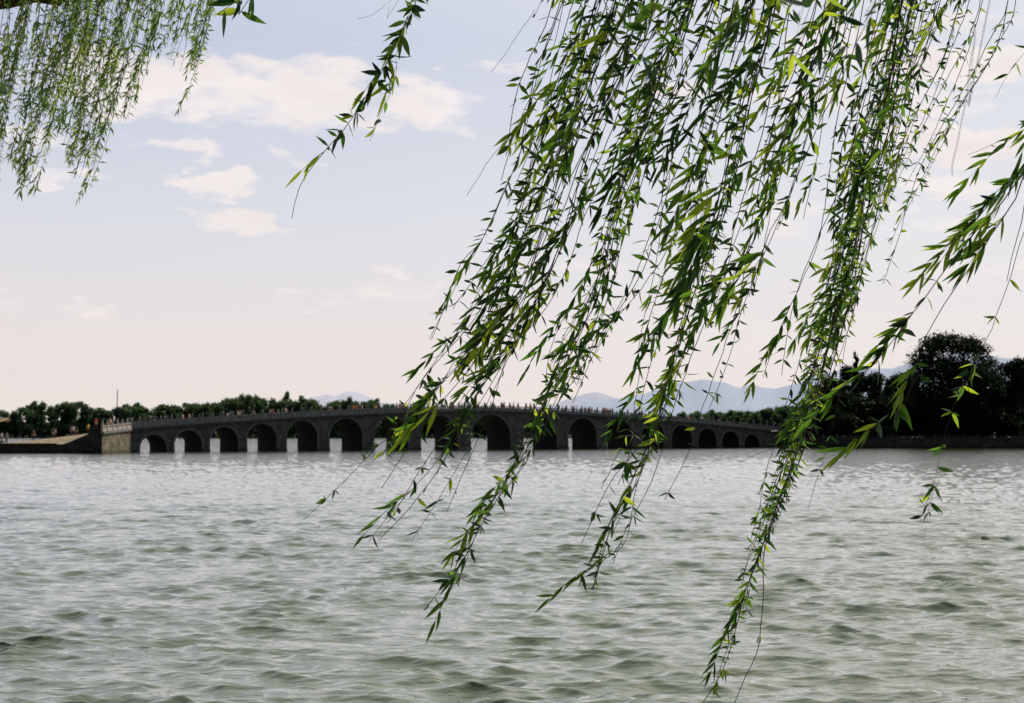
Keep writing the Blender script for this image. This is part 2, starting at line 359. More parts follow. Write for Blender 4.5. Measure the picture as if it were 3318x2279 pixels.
# ------------------------------------------------------------------ the seventeen arch bridge
TH = math.radians(32.0)
BR = empty('stone_bridge', (-3.7, 249.0, 0), TH)
tag(BR, 'long low stone bridge with seventeen arches crossing the lake', 'bridge')
CX = [0, 10.3, 19.5, 27.8, 35.6, 42.5, 48.8, 54.6, 60.1]
WD = [8.1, 7.1, 6.3, 5.9, 5.3, 4.95, 4.6, 4.35, 4.05]
HT = [6.1, 5.85, 5.6, 5.3, 4.9, 4.4, 3.85, 3.3, 2.65]
arches = [(sg * CX[k], WD[k], HT[k]) for k in range(8, 0, -1) for sg in (-1,)] + [(0, WD[0], HT[0])] + [(CX[k], WD[k], HT[k]) for k in range(1, 9)]
def rail_top(s):
    s = abs(s); return 7.85 - 1.35 * (((s * s + 16) ** .75 - 8) / (35.6 ** 1.5))
def deck(s): return rail_top(s) - 1.15
BW = 8.0; S0, S1 = -63.5, 68.0
def bridge():
    xs = set(np.arange(S0, S1 + .01, .8).tolist() + [S1])
    info = {}
    for (c, wd, h) in arches:
        r = wd / 2
        xs = {x for x in xs if abs(x - c) > r + .02}
        for a in np.linspace(0, PI, 25): xs.add(round(c - r * math.cos(a), 5))
    xs = sorted(xs)
    def soffit(x, mid):
        for (c, wd, h) in arches:
            r = wd / 2
            if abs(mid - c) < r: return (h - r) + math.sqrt(max(r * r - (x - c) ** 2, 0))
        return -1.5
    face = MB(); tun = MB()
    for a, b in zip(xs[:-1], xs[1:]):
        m = (a + b) / 2; za, zb = soffit(a, m), soffit(b, m)
        ta, tb = deck(a) - .25, deck(b) - .25
        for y, flip in ((0, False), (BW, True)):
            q = [(a, y, za), (b, y, zb), (b, y, tb), (a, y, ta)]
            face.add(q, [(0, 1, 2, 3) if not flip else (3, 2, 1, 0)])
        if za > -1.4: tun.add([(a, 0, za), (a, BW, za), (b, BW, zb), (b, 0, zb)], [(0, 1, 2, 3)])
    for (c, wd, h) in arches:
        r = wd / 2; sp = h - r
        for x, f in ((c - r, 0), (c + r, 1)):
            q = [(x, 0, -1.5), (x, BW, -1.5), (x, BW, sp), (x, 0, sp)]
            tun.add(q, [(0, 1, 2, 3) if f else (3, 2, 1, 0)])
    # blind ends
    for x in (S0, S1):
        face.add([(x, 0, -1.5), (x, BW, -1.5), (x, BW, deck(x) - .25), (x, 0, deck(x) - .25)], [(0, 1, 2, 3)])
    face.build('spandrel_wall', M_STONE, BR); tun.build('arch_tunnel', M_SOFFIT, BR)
    # arch rings, proud of the wall
    for (c, wd, h) in arches:
        r = wd / 2; sp = h - r; rb = MB(); t = .42
        ins = [(c - r, -1.2)] + [(c - r * math.cos(a), sp + r * math.sin(a)) for a in np.linspace(0, PI, 25)] + [(c + r, -1.2)]
        out = [(c - r - t, -1.2)] + [(c - (r + t) * math.cos(a), sp + (r + t) * math.sin(a)) for a in np.linspace(0, PI, 25)] + [(c + r + t, -1.2)]
        n = len(ins); vs = []
        for y in (-.09, .0): vs += [(p[0], y, p[1]) for p in ins] + [(p[0], y, p[1]) for p in out]
        fs = []
        for i in range(n - 1):
            fs += [(i, i + 1, n + i + 1, n + i), (n + i, n + i + 1, 3 * n + i + 1, 3 * n + i), (i + 1, i, 2 * n + i, 2 * n + i + 1)]
        rb.add(vs, [f[::-1] for f in fs]); rb.build('arch_ring', M_RING, BR)
    # piers' low cutwater plinths
    edges = [S0 + .2] + [e for (c, wd, h) in arches for e in (c - wd / 2, c + wd / 2)] + [S1]
    for a, b in zip(edges[2::2], edges[3::2]):
        pb = MB(); pb.box(((a + b) / 2, -.18, -.2), (b - a - .1, .5, 1.15)); pb.build('pier_plinth', M_CORN, BR)
    # deck, cornice
    dk = MB(); cns = [MB(), MB()]
    xx = np.linspace(S0, S1, 100)
    for a, b in zip(xx[:-1], xx[1:]):
        da, db = deck(a), deck(b)
        dk.add([(a, .35, da), (b, .35, db), (b, BW - .35, db), (a, BW - .35, da)], [(0, 1, 2, 3)])
        for cn, y0, y1 in ((cns[0], -.3, .35), (cns[1], BW - .35, BW + .3)):
            q = [(a, y0, da - .25), (b, y0, db - .25), (b, y1, db - .25), (a, y1, da - .25), (a, y0, da + .02), (b, y0, db + .02), (b, y1, db + .02), (a, y1, da + .02)]
            cn.add(q, [(0, 3, 2, 1), (4, 5, 6, 7), (0, 1, 5, 4), (2, 3, 7, 6)])
    dk.build('deck', M_PAVE, BR); cns[0].build('cornice', M_CORN, BR); cns[1].build('cornice', M_CORN, BR)
    # parapets: slab panels, handrail and lion topped posts
    step = 1.72
    ps = np.arange(S0 + .3, S1, step)
    for side, y in ((0, -.02), (1, BW + .02)):
        pan = MB()
        for a, b in zip(ps[:-1], ps[1:]):
            a2, b2 = a + .14, b - .14
            for (lo, hi, th) in ((.02, .58, .14), (.78, .93, .18)):
                q = []
                for yy in (y - th / 2, y + th / 2):
                    q += [(a2, yy, deck(a2) + lo), (b2, yy, deck(b2) + lo), (b2, yy, deck(b2) + hi), (a2, yy, deck(a2) + hi)]
                pan.add(q, [(0, 1, 2, 3), (7, 6, 5, 4), (3, 2, 6, 7), (0, 4, 5, 1)])
            for t in (.28, .72):
                xm = a2 + (b2 - a2) * t; pan.box((xm, y, deck(xm) + .68), (.16, .12, .24))
        pan.build('parapet', M_RAIL, BR)
    def post_mb(mb, x, y):
        z = deck(x); mb.box((x, y, z + .58), (.28, .28, 1.16))
        mb.box((x, y, z + 1.19), (.34, .34, .07))
        f = 1 if y < 1 else -1
        mb.ball((x, y + .03 * f, z + 1.36), (.13, .16, .17), 7, 4); mb.ball((x + .03, y - .06 * f, z + 1.55), (.10, .11, .11), 7, 4)
    for x in ps:
        mb = MB(); post_mb(mb, x, -.02); mb.build('lion_post', M_RAIL, BR)
    mb = MB()
    for x in ps: post_mb(mb, x, BW + .02)
    o = mb.build('far_lion_post', M_RAIL, BR); o['kind'] = 'stuff'
    # lit flared end at the left
bridge()

def to_br(s, y, z):  # bridge frame -> world
    return Vector((-3.7 + s * math.cos(TH) - y * math.sin(TH), 249 + s * math.sin(TH) + y * math.cos(TH), z))

# ------------------------------------------------------------------ quay at the left with the flared approach
E0 = to_br(S0, 0, 0)                      # corner where the face of the bridge ends
W1 = Vector((-58.5, E0.y - 12.0, 0))      # near end of the flared wing
QD = W1.y
def quay():
    q = empty('stone_quay', (W1.x, W1.y, 0)); tag(q, 'low stone quay ramping up to the left end of the bridge', 'quay')
    loc = lambda p: (p[0] - W1.x, p[1] - W1.y, p[2])
    dE = deck(S0)
    # wing wall, facing right and catching the sun
    mb = MB(); n = 10
    for i in range(n):
        a, b = i / n, (i + 1) / n
        pa = E0.lerp(W1, a); pb = E0.lerp(W1, b); za = dE - .25 - .5 * a; zb = dE - .25 - .5 * b
        mb.add([loc((pa.x, pa.y, -1.5)), loc((pb.x, pb.y, -1.5)), loc((pb.x, pb.y, zb)), loc((pa.x, pa.y, za))], [(0, 1, 2, 3)])
    mb.build('wing_wall', M_WING, q)
    # coping + balustrade on the wing
    d = (W1 - E0).normalized(); nrm = Vector((-d.y, d.x, 0)); rz = math.atan2(d.y, d.x); Ln = (W1 - E0).length
    cp = MB()
    for i in range(8):
        t = (i + .5) / 8; p = E0.lerp(W1, t); cp.box(loc((p.x, p.y, dE - .12 - .5 * t)), (Ln / 8, .5, .26), rz)
    cp.build('coping', M_RAIL, q)
    rl = MB(); k = 6
    for i in range(k):
        t = (i + .5) / k; p = E0.lerp(W1, t); z = dE - .5 * t
        rl.box(loc((p.x, p.y, z + .30)), (Ln / k - .26, .16, .56), rz); rl.box(loc((p.x, p.y, z + .86)), (Ln / k - .26, .2, .14), rz)
        for s_ in (-.3, .3):
            pp = p + d * s_; rl.box(loc((pp.x, pp.y, z + .68)), (.15, .12, .24), rz)
    rl.build('balustrade', M_MARBLE, q)
    for i in range(k + 1):
        t = i / k; p = E0.lerp(W1, t); z = dE - .5 * t
        pm = MB(); pm.box(loc((p.x, p.y, z + .62)), (.3, .3, 1.24), rz); pm.ball(loc((p.x, p.y, z + 1.38)), (.14, .16, .17), 8, 5); pm.ball(loc((p.x + .05, p.y, z + 1.58)), (.1, .1, .1), 8, 5)
        pm.build('balustrade_post', M_MARBLE, q)
    # end pier facing the camera
    ep = MB(); ep.box(loc((W1.x - 1.05, W1.y + .5, .8)), (1.9, .9, 4.7)); ep.box(loc((W1.x - 1.05, W1.y + .55, 3.55)), (1.7, .4, .8)); ep.build('end_pier', M_QUAY, q)
    # body: height field of paving with retaining wall
    xs = np.concatenate([np.linspace(W1.x - 60, W1.x - 7, 14), np.linspace(W1.x - 6, W1.x - 2.02, 9)]); V = []; top = MB(); walls = [MB(), MB()]
    ysn = np.linspace(0, 1, 12)
    def hgt(x, t):
        r = (x - (W1.x - 2)) * -1           # metres left of the pier
        steep = 1.30 + 1.45 * max(0, 1 - r / 3.4)
        gentle = 1.30 + 1.75 * max(0, 1 - r / 15.0) ** 1.1
        return steep * (1 - min(1, t * 3)) + gentle * min(1, t * 3)
    bk = lambda x: QD + 17 + (x - W1.x) * .0
    G = [[(x, QD + t * (bk(x) - QD), hgt(x, t)) for t in ysn] for x in xs]
    for i in range(len(xs) - 1):
        for j in range(len(ysn) - 1):
            top.add([loc(G[i][j]), loc(G[i + 1][j]), loc(G[i + 1][j + 1]), loc(G[i][j + 1])], [(0, 1, 2, 3)])
        for j, fl in ((0, 0), (len(ysn) - 1, 1)):
            a, b = G[i][j], G[i + 1][j]
            f = [(a[0], a[1], -1.5), (b[0], b[1], -1.5), b, a]
            walls[fl].add([loc(p) for p in (f[::-1] if fl else f)], [(0, 1, 2, 3)])
    # deck behind the wing linking to the bridge
    B0 = to_br(S0, BW, 0)
    pts = [(W1.x - .2, W1.y + .4), (E0.x - .1, E0.y), (B0.x, B0.y), (B0.x - 6, B0.y + 1), (W1.x - 2.02, QD + 17), (W1.x - 2.02, QD + .5)]
    vs = [loc((p[0], p[1], dE - .06 - (.35 if i in (0, 4, 5) else 0))) for i, p in enumerate(pts)]; top.add(vs, [tuple(range(6))])
    top.build('paving', M_PAVE, q); walls[0].build('retaining_wall', M_QUAY, q); walls[1].build('retaining_wall', M_QUAY, q)
    ed = MB(); ed.box(loc((W1.x - 34, QD + .1, 1.35)), (55, .5, .16)); ed.build('kerb', M_QUAY, q)
    return q
quay()

# right-hand end: the bridge runs down on to the island
def island():
    R0 = to_br(S1, 0, 0)
    pts = [(R0.x - 1.5, R0.y + 1.0), (R0.x + 2, R0.y - 5), (70, 272), (110, 269), (260, 262), (300, 340), (120, 380), (48, 330), (R0.x - 6, R0.y + 12)]
    n = len(pts); isl = MB()
    isl.add([(p[0], p[1], 1.45) for p in pts], [tuple(range(n))])
    c = Vector((150, 320, 0))
    o = isl.build('island_ground', M_GRASS); tag(o, kind='structure')
    # mound
    V = []; nr, na = 12, 40
    for i in range(nr):
        t = i / (nr - 1)
        for j in range(na):
            a = 2 * PI * j / na; rx, ry = 92 * t, 40 * t
            V.append((158 + rx * math.cos(a), 320 + ry * math.sin(a), 1.2 + 5.0 * (.5 + .5 * math.cos(PI * t)) + .3 * math.sin(7 * a) * t * (1 - t)))
    i = np.arange(nr - 1)[:, None]; j = np.arange(na)[None, :]; jn = (j + 1) % na
    Fq = np.stack([i * na + j, (i + 1) * na + j, (i + 1) * na + jn, i * na + jn], -1).reshape(-1, 4)
    o = mesh_np('island_mound', V, Fq, M_GRASS, smooth=True); tag(o, kind='structure')
    qw = empty('quay_wall', (R0.x, R0.y, 0)); tag(qw, 'dark stone embankment wall with railing round the wooded island', 'wall')
    wl = MB(); rail = MB(); k = 0
    for a, b in zip(pts, pts[1:] + pts[:1]):
        wl.add([(a[0] - R0.x, a[1] - R0.y, -1.5), (b[0] - R0.x, b[1] - R0.y, -1.5), (b[0] - R0.x, b[1] - R0.y, 1.5), (a[0] - R0.x, a[1] - R0.y, 1.5)], [(0, 1, 2, 3)])
    wl.build('wall', M_QUAY, qw)
    posts = 0
    for a, b in zip(pts[1:4], pts[2:5]):
        A = Vector((a[0], a[1] + .5, 0)); B = Vector((b[0], b[1] + .5, 0)); Ln = (B - A).length; d = (B - A) / Ln; rz = math.atan2(d.y, d.x); m = int(Ln / 2.6)
        for i in range(m):
            p = A + d * ((i + .5) * Ln / m); rail.box((p.x - R0.x, p.y - R0.y, 1.78), (Ln / m - .3, .14, .5), rz); rail.box((p.x - R0.x, p.y - R0.y, 2.28), (Ln / m - .3, .16, .14), rz)
            p = A + d * (i * Ln / m); rail.box((p.x - R0.x, p.y - R0.y, 2.0), (.26, .26, 1.2), rz)
    rail.build('railing', M_CORN, qw)
island()

# ------------------------------------------------------------------ trees
def crown_np(n, lumps, size, seed, dense=1.0):
    """many small leaf faces gathered in uneven lumps. lumps: (x,y,z,rx,ry,rz)"""
    rg = np.random.default_rng(seed); lum = np.array(lumps); vol = (lum[:, 3] * lum[:, 4] * lum[:, 5]) ** .75
    which = rg.choice(len(lum), n, p=vol / vol.sum())
    d = rg.normal(size=(n, 3)); d /= np.linalg.norm(d, axis=1)[:, None]
    rad = rg.uniform(.1, 1, n) ** .55 * (1 + rg.normal(0, .16, n))
    P = lum[which, :3] + d * rad[:, None] * lum[which, 3:6]
    nr = rg.normal(size=(n, 3)) + d * .6; nr /= np.linalg.norm(nr, axis=1)[:, None]
    a = np.cross(nr, rg.normal(size=(n, 3))); a /= np.linalg.norm(a, axis=1)[:, None]; b = np.cross(nr, a)
    s = size * rg.uniform(.55, 1.35, n)[:, None]
    V = np.stack([P - a * s, P - b * s * .55, P + a * s, P + b * s * .55], 1).reshape(-1, 3)
    Fq = np.arange(4 * n).reshape(n, 4)
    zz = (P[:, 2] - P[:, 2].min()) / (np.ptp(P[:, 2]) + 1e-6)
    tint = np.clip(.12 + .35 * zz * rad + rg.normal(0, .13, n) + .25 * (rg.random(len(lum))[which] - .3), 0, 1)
    return V, Fq, np.repeat(tint, 4)
def make_tree(kind, seed, leafmat, H=20.0, W=9.0, n=2600, size=.5, name='tree'):
    """unit tree of height H, crown width W, origin at the foot"""
    rg = random.Random(seed); root = empty(name); lumps = []
    if kind == 'round':
        for i in range(26):
            a = rg.uniform(0, 2 * PI); r = rg.uniform(.05, .38) * W; z = rg.uniform(.12, .86) * H
            k = 1 - abs(z / H - .5) * .8
            lumps.append((r * math.cos(a) * k * 1.1, r * math.sin(a) * k * 1.1, z, W * rg.uniform(.10, .22), W * rg.uniform(.10, .22), H * rg.uniform(.05, .11)))
        lumps.append((0, 0, H * .88, W * .2, W * .2, H * .1))
    elif kind == 'tall':
        for i in range(14):
            z = H * (.2 + .74 * i / 13); k = math.sin(PI * (.12 + .8 * (i / 13))) ** .7
            lumps.append((rg.uniform(-.15, .15) * W, rg.uniform(-.15, .15) * W, z, W * .32 * k + .3, W * .32 * k + .3, H * .07))
    elif kind == 'willow':
        for i in range(18):
            a = rg.uniform(0, 2 * PI); r = rg.uniform(.1, .42) * W; z = rg.uniform(.14, .8) * H * (1 - .25 * r / W)
            lumps.append((r * math.cos(a), r * math.sin(a), z, W * rg.uniform(.1, .17), W * rg.uniform(.1, .17), H * rg.uniform(.11, .19)))
        lumps.append((0, 0, H * .85, W * .26, W * .26, H * .12))
    elif kind == 'pine':
        for i in range(12):
            t = i / 11; lumps.append((rg.uniform(-.1, .1) * W, rg.uniform(-.1, .1) * W, H * (.3 + .66 * t), W * (.42 - .34 * t), W * (.42 - .34 * t), H * .05))
    elif kind == 'shrub':
        for i in range(12):
            a = rg.uniform(0, 2 * PI); r = rg.uniform(.0, .38) * W
            lumps.append((r * math.cos(a), r * math.sin(a), rg.uniform(.1, .7) * H, W * rg.uniform(.14, .24), W * rg.uniform(.14, .24), H * rg.uniform(.16, .3)))
    elif kind == 'lollipop':
        for i in range(7): lumps.append((rg.uniform(-.25, .25) * W, rg.uniform(-.2, .2) * W, H * rg.uniform(.78, .92), W * .3, W * .3, H * .075))
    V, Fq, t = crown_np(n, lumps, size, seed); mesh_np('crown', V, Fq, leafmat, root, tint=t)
    tr = MB(); r0 = max(.18, W * .035); top = H * (.75 if kind != 'lollipop' else .85)
    tr.tube([(0, 0, -.5), (.1, 0, H * .2), (rg.uniform(-.2, .2), .1, H * .45), (rg.uniform(-.3, .3), 0, top)], [r0 * 1.3, r0, r0 * .7, r0 * .2], 7)
    if kind not in ('pine', 'shrub', 'tall'):
        for l in lumps[:7]: tr.tube([(0, 0, H * .28), (l[0] * .5, l[1] * .5, l[2] * .75), (l[0], l[1], l[2])], [r0 * .55, r0 * .3, r0 * .1], 5)
    tr.build('trunk', M_TRUNK, root, True)
    return root
ordn = ['zeroth', 'first', 'second', 'third', 'fourth', 'fifth', 'sixth', 'seventh', 'eighth', 'ninth', 'tenth', 'eleventh', 'twelfth', 'thirteenth', 'fourteenth', 'fifteenth', 'sixteenth', 'seventeenth', 'eighteenth', 'nineteenth', 'twentieth']

# far shore tree line (skyline of the photograph, full size pixels)
SKY = [(-120, 1325), (0, 1326), (40, 1320), (55, 1334), (70, 1312), (120, 1303), (170, 1310), (240, 1300), (290, 1315), (330, 1322), (345, 1330), (375, 1325), (400, 1303), (460, 1305), (500, 1322), (540, 1310),
       (620, 1302), (700, 1298), (735, 1285), (780, 1278), (830, 1282), (870, 1280), (900, 1290), (1000, 1290), (1020, 1300), (1060, 1305), (1100, 1292), (1130, 1288), (1180, 1298), (1230, 1287), (1260, 1300), (1300, 1325),
       (1440, 1326), (1600, 1332), (1800, 1340), (2180, 1345), (2215, 1338), (2280, 1330), (2330, 1326), (2345, 1338), (2370, 1328), (2420, 1325), (2500, 1320), (2560, 1318), (2650, 1310), (2900, 1320), (3400, 1320)]
skx = [p[0] for p in SKY]; sky_ = [p[1] for p in SKY]
protoF = [make_tree(k, 30 + i, M_FARLEAF, 20, 14, 4200, .6) for i, k in enumerate(['round', 'willow', 'round', 'tall', 'willow', 'round'])]
kinds = ['bushy', 'drooping', 'round-topped', 'slender', 'shaggy', 'broad']
treesF = []; x = -70.0; rt = random.Random(5); used = set()
while x < 2720:
    d = 872 + rt.uniform(-3, 12); top = np.interp(x, skx, sky_) + rt.uniform(-9, 10); p = at(x, top, d); base = at(x, 1420, d)
    treesF.append((x, d, p.x, p.z - .5, rt.choice(range(6)), rt.uniform(.6, 1.25))); x += rt.uniform(17, 30)
def arch_phrase(px):
    cs = [512, 621, 734, 858, 985, 1124, 1269, 1423, 1590, 1746, 1883, 2001, 2108, 2202, 2284, 2358, 2427]
    if px < 230: return 'beyond the low quay'
    if px < 440: return 'beyond the flared stone end of the bridge'
    if px > 2480: return 'beyond the right end of the bridge'
    i = min(range(17), key=lambda k: abs(cs[k] - px)) + 1
    return 'behind the bridge above its %s arch' % ordn[i]
seen = {}
for i, (px, d, wx, h, k, wf) in enumerate(treesF):
    if i < 6: o = protoF[i]; k = i
    else: o = dup(protoF[k])
    o.location = (wx, d, .5); o.scale = (wf, wf, h / 20.0); o.rotation_euler.z = rt.uniform(0, 6)
    base_l = '%s far-shore tree %s' % (kinds[k], arch_phrase(px))
    c = seen[base_l] = seen.get(base_l, 0) + 1
    lab = base_l if c == 1 else base_l + ', %s such from left' % ordn[c]
    tag(o, lab, 'tree', 'trees along the far shore')
# undergrowth belt that reads as one mass between the trunks
sh = []
rg = np.random.default_rng(3); Vs, Fs, Ts = [], [], []; off = 0
lum = []
for px in np.arange(-150, 3400, 8):
    d = 866 + rg.uniform(-2, 40); p = at(px, 1400, d); lum.append((p.x, d, rg.uniform(1.5, 9), 4.5, 3, rg.uniform(3, 5.5)))
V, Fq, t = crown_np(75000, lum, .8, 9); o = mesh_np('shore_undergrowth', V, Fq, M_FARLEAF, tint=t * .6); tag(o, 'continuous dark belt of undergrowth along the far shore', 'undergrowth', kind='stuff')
lp = make_tree('lollipop', 77, M_FARLEAF, 30, 6, 900, .45); q = at(927, 1268, 905); lp.location = (q.x, 905, .5); lp.scale = (.95, .95, (q.z - .5) / 29)
tag(lp, 'small round-headed tree on a bare stem standing above the wooded skyline', 'tree')
lp2 = dup(lp); q = at(1463, 1302, 905); lp2.location = (q.x, 905, .5); lp2.scale = (.75, .75, (q.z - .5) / 29)
tag(lp2, 'tiny round tree top showing above the middle of the bridge', 'tree')
# mast
mm = empty('radio_mast', (at(380, 1300, 980).x, 980, .5)); zt = at(380, 1268, 980).z
mb = MB()
for a in range(3):
    mb.tube([(.5 * math.cos(a * 2.1), .5 * math.sin(a * 2.1), 0), (.25 * math.cos(a * 2.1), .25 * math.sin(a * 2.1), zt)], .12, 4)
for k in range(24): mb.box((0, 0, zt * (k + .5) / 24), (.7, .7, .08))
mb.build('lattice', M_CORN, mm); mb = MB(); mb.tube([(0, 0, zt), (0, 0, zt + 1.5)], .08, 5); mb.build('aerial', M_CORN, mm)
tag(mm, 'thin lattice mast rising above the trees near the left end of the bridge', 'mast')

# island trees: (photo x, skyline y, crown width px, depth, kind, label)
ISL = [(2620, 1330, 120, 300, 'shrub', 'dark low bush where the bridge meets the wooded island'),
       (2690, 1218, 130, 292, 'round', 'dark rounded tree at the left end of the wooded island'),
       (2772, 1140, 52, 300, 'pine', 'dark pointed tree spire at the left of the island skyline'),
       (2745, 1180, 110, 305, 'round', 'dark tree standing round the foot of the pointed spire tree'),
       (2835, 1202, 130, 295, 'round', 'dark level-topped tree just right of the pointed spire tree'),
       (2915, 1205, 120, 300, 'round', 'dark level-topped tree left of the great tall tree'),
       (3300, 1152, 150, 288, 'round', 'dark domed tree at the right edge of the photo'),
       (3250, 1225, 110, 292, 'round', 'lower dark tree in the gap right of the great tall tree'),
       (3420, 1170, 170, 290, 'round', 'dark tree beyond the right edge of the island view'),
       (2960, 1205, 100, 292, 'round', 'dark tree under the left side of the great tall tree'),
       (3180, 1190, 150, 296, 'willow', 'dark drooping tree under the right side of the great tall tree')]
for i, (px, py, wpx, d, kd, lab) in enumerate(ISL):
    p = at(px, py, d); H = p.z - 1.5; W = wpx / F_PX * d * 1.08
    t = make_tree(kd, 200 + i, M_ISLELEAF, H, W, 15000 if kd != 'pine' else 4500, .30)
    t.location = (p.x, d, 1.5); tag(t, lab, 'tree' if kd != 'shrub' else 'bush', 'trees on the wooded island')
    t.name = 'pine_tree' if kd == 'pine' else ('bush' if kd == 'shrub' else 'tree')
# the great tree, lumpy silhouette read from the photograph
GT = [(2985, 1150, 55), (3010, 1110, 50), (3040, 1095, 45), (3075, 1100, 55), (3120, 1110, 50), (3150, 1105, 40), (3185, 1125, 40), (3205, 1165, 42), (3225, 1205, 38), (3215, 1250, 45), (2990, 1200, 55),
      (3050, 1170, 75), (3110, 1180, 70), (3170, 1200, 60), (3040, 1250, 90), (3130, 1260, 95), (3080, 1330, 120), (3000, 1290, 70), (3190, 1290, 70), (3240, 1225, 14), (3235, 1190, 14), (2975, 1255, 30)]
gt = empty('tree', (at(3095, 1300, 286).x, 286, 2.0)); rg_ = random.Random(4); lum = []
for (a, b, r) in GT:
    p = at(a, b, 286); rr = r / F_PX * 286 * .92
    lum.append((p.x - gt.location.x, rg_.uniform(-2, 2), p.z - 2.0 - rr * .35, rr, rr * 1.1, rr * .8))
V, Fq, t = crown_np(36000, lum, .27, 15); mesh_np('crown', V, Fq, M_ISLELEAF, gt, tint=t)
tr = MB(); tr.tube([(0, 0, -1), (.3, 0, 4), (-.2, 0, 9), (.1, 0, 15)], [.8, .6, .45, .15], 8)
for l in lum[:14]: tr.tube([(0, 0, 6), (l[0] * .5, l[1] * .5, 6 + (l[2] - 6) * .6), (l[0], l[1], l[2])], [.35, .2, .06], 5)
tr.build('trunk', M_TRUNK, gt, True); tag(gt, 'great tall broad tree towering over the wooded island', 'tree', 'trees on the wooded island')
# low growth filling the island edge
lum = []
rg2 = np.random.default_rng(8)
for px in np.arange(2560, 3480, 7):
    d = rg2.uniform(281, 300); p = at(px, 1400, d); lum.append((p.x, d, 1.5 + rg2.uniform(.8, 5.5) * min(1, (px - 2520) / 150) * 1.5, 2.4, 1.8, rg2.uniform(1.4, 2.6)))
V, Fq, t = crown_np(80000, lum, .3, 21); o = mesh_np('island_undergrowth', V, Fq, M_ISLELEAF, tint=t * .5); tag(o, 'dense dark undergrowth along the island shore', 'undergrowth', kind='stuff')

# ------------------------------------------------------------------ pavilion at the far left
def pavilion():
    red = noisy('red_lacquer', (.10, .016, .01), (.17, .03, .018), 3, .5, .2, 10, .005)
    tile = noisy('roof_tile', (.06, .06, .055), (.11, .10, .09), 5, .6, .6, 18, .02)
    gold = noisy('gold_trim', (.42, .22, .07), (.58, .33, .12), 4, .5, .2, 10, .005)
    c = at(-150, 1440, 236); r = empty('pavilion', (c.x, 236, 1.3)); tag(r, 'red-columned pavilion with tiled double roof cut by the left photo edge', 'pavilion')
    def ring(r0, z0, r1, z1, lift, sag, mat, name):
        mb = MB(); n = 8; m = 6
        for k in range(n):
            rows = []
            for j in range(7):
                t = j / 6; row = []
                for i in range(m + 1):
                    s = i / m; a0 = 2 * PI * k / n; a1 = 2 * PI * (k + 1) / n
                    rr = r0 + (r1 - r0) * t; zz = z0 + (z1 - z0) * (t ** 1.0 - sag * math.sin(PI * t)) + lift * (abs(2 * s - 1) ** 3) * (1 - t) ** 2
                    row.append(((1 - s) * rr * math.cos(a0) + s * rr * math.cos(a1), (1 - s) * rr * math.sin(a0) + s * rr * math.sin(a1), zz))
                rows.append(row)
            for j in range(6):
                for i in range(m): mb.add([rows[j][i], rows[j][i + 1], rows[j + 1][i + 1], rows[j + 1][i]], [(0, 1, 2, 3)])
        return mb.build(name, mat, r, True)
    mb = MB(); mb.tube([(0, 0, -.1), (0, 0, .35)], 8.2, 8); mb.build('plinth', M_QUAY, r)
    ring(9.1, 3.6, 5.9, 5.2, .55, .12, tile, 'roof'); ring(6.6, 6.0, .3, 9.6, .5, .16, tile, 'roof')
    for R_, z, h in ((8.95, 3.45, .16), (6.5, 5.86, .14)):
        mb = MB()
        for k in range(8):
            a0, a1 = 2 * PI * k / 8, 2 * PI * (k + 1) / 8
            mb.tube([(R_ * math.cos(a0), R_ * math.sin(a0), z + .45), (R_ * (math.cos(a0) * .75 + math.cos(a1) * .25), R_ * (math.sin(a0) * .75 + math.sin(a1) * .25), z + .1), (R_ * (math.cos(a0) * .25 + math.cos(a1) * .75), R_ * (math.sin(a0) * .25 + math.sin(a1) * .75), z + .1), (R_ * math.cos(a1), R_ * math.sin(a1), z + .45)], h, 5)
        mb.build('eave_trim', gold, r)
    for R_, z0, z1 in ((7.2, 0, 3.8), (5.4, 4.6, 6.1)):
        for k in range(8):
            a = 2 * PI * k / 8; mb = MB(); mb.tube([(R_ * math.cos(a), R_ * math.sin(a), z0), (R_ * math.cos(a), R_ * math.sin(a), z1)], .22, 8); mb.build('column', red, r)
    mb = MB()
    for R_, z in ((7.2, 3.2), (5.4, 5.5)):
        for k in range(8):
            a0, a1 = 2 * PI * k / 8, 2 * PI * (k + 1) / 8; mid = ((math.cos(a0) + math.cos(a1)) / 2 * R_, (math.sin(a0) + math.sin(a1)) / 2 * R_, z)
            mb.box(mid, (.2, 2 * R_ * math.sin(PI / 8) - .4, .6), (a0 + a1) / 2)
    mb.build('lintel', red, r)
    mb = MB(); mb.ball((0, 0, 9.9), (.45, .45, .6), 10, 6); mb.build('finial', gold, r)
pavilion()

# ------------------------------------------------------------------ people
def solid(name, c): return noisy(name, tuple(v * .85 for v in c), tuple(min(1, v * 1.1) for v in c), 6, .8, .15, 30, .003)
SKIN = solid('skin', (.45, .28, .2)); HAIR = solid('hair_black', (.015, .012, .012))
def skinned(name, pts, edges, rad, mat, parent, sub=1):
    me = bpy.data.meshes.new(name + '_cage'); me.from_pydata(pts, edges, []); o = bpy.data.objects.new(name + '_cage', me); COL.objects.link(o)
    o.modifiers.new('skin', 'SKIN'); sv = me.skin_vertices[0].data
    for v, r in zip(sv, rad): v.radius = (r, r) if not hasattr(r, '__len__') else r
    sv[0].use_root = True
    if sub:
        s = o.modifiers.new('sub', 'SUBSURF'); s.levels = sub; s.render_levels = sub
    dg = bpy.context.evaluated_depsgraph_get(); me2 = bpy.data.meshes.new_from_object(o.evaluated_get(dg)); me2.name = name
    bpy.data.objects.remove(o); me2.materials.clear(); me2.materials.append(mat)
    me2.polygons.foreach_set('use_smooth', [True] * len(me2.polygons))
    r = bpy.data.objects.new(name, me2); COL.objects.link(r); r.parent = parent; return r
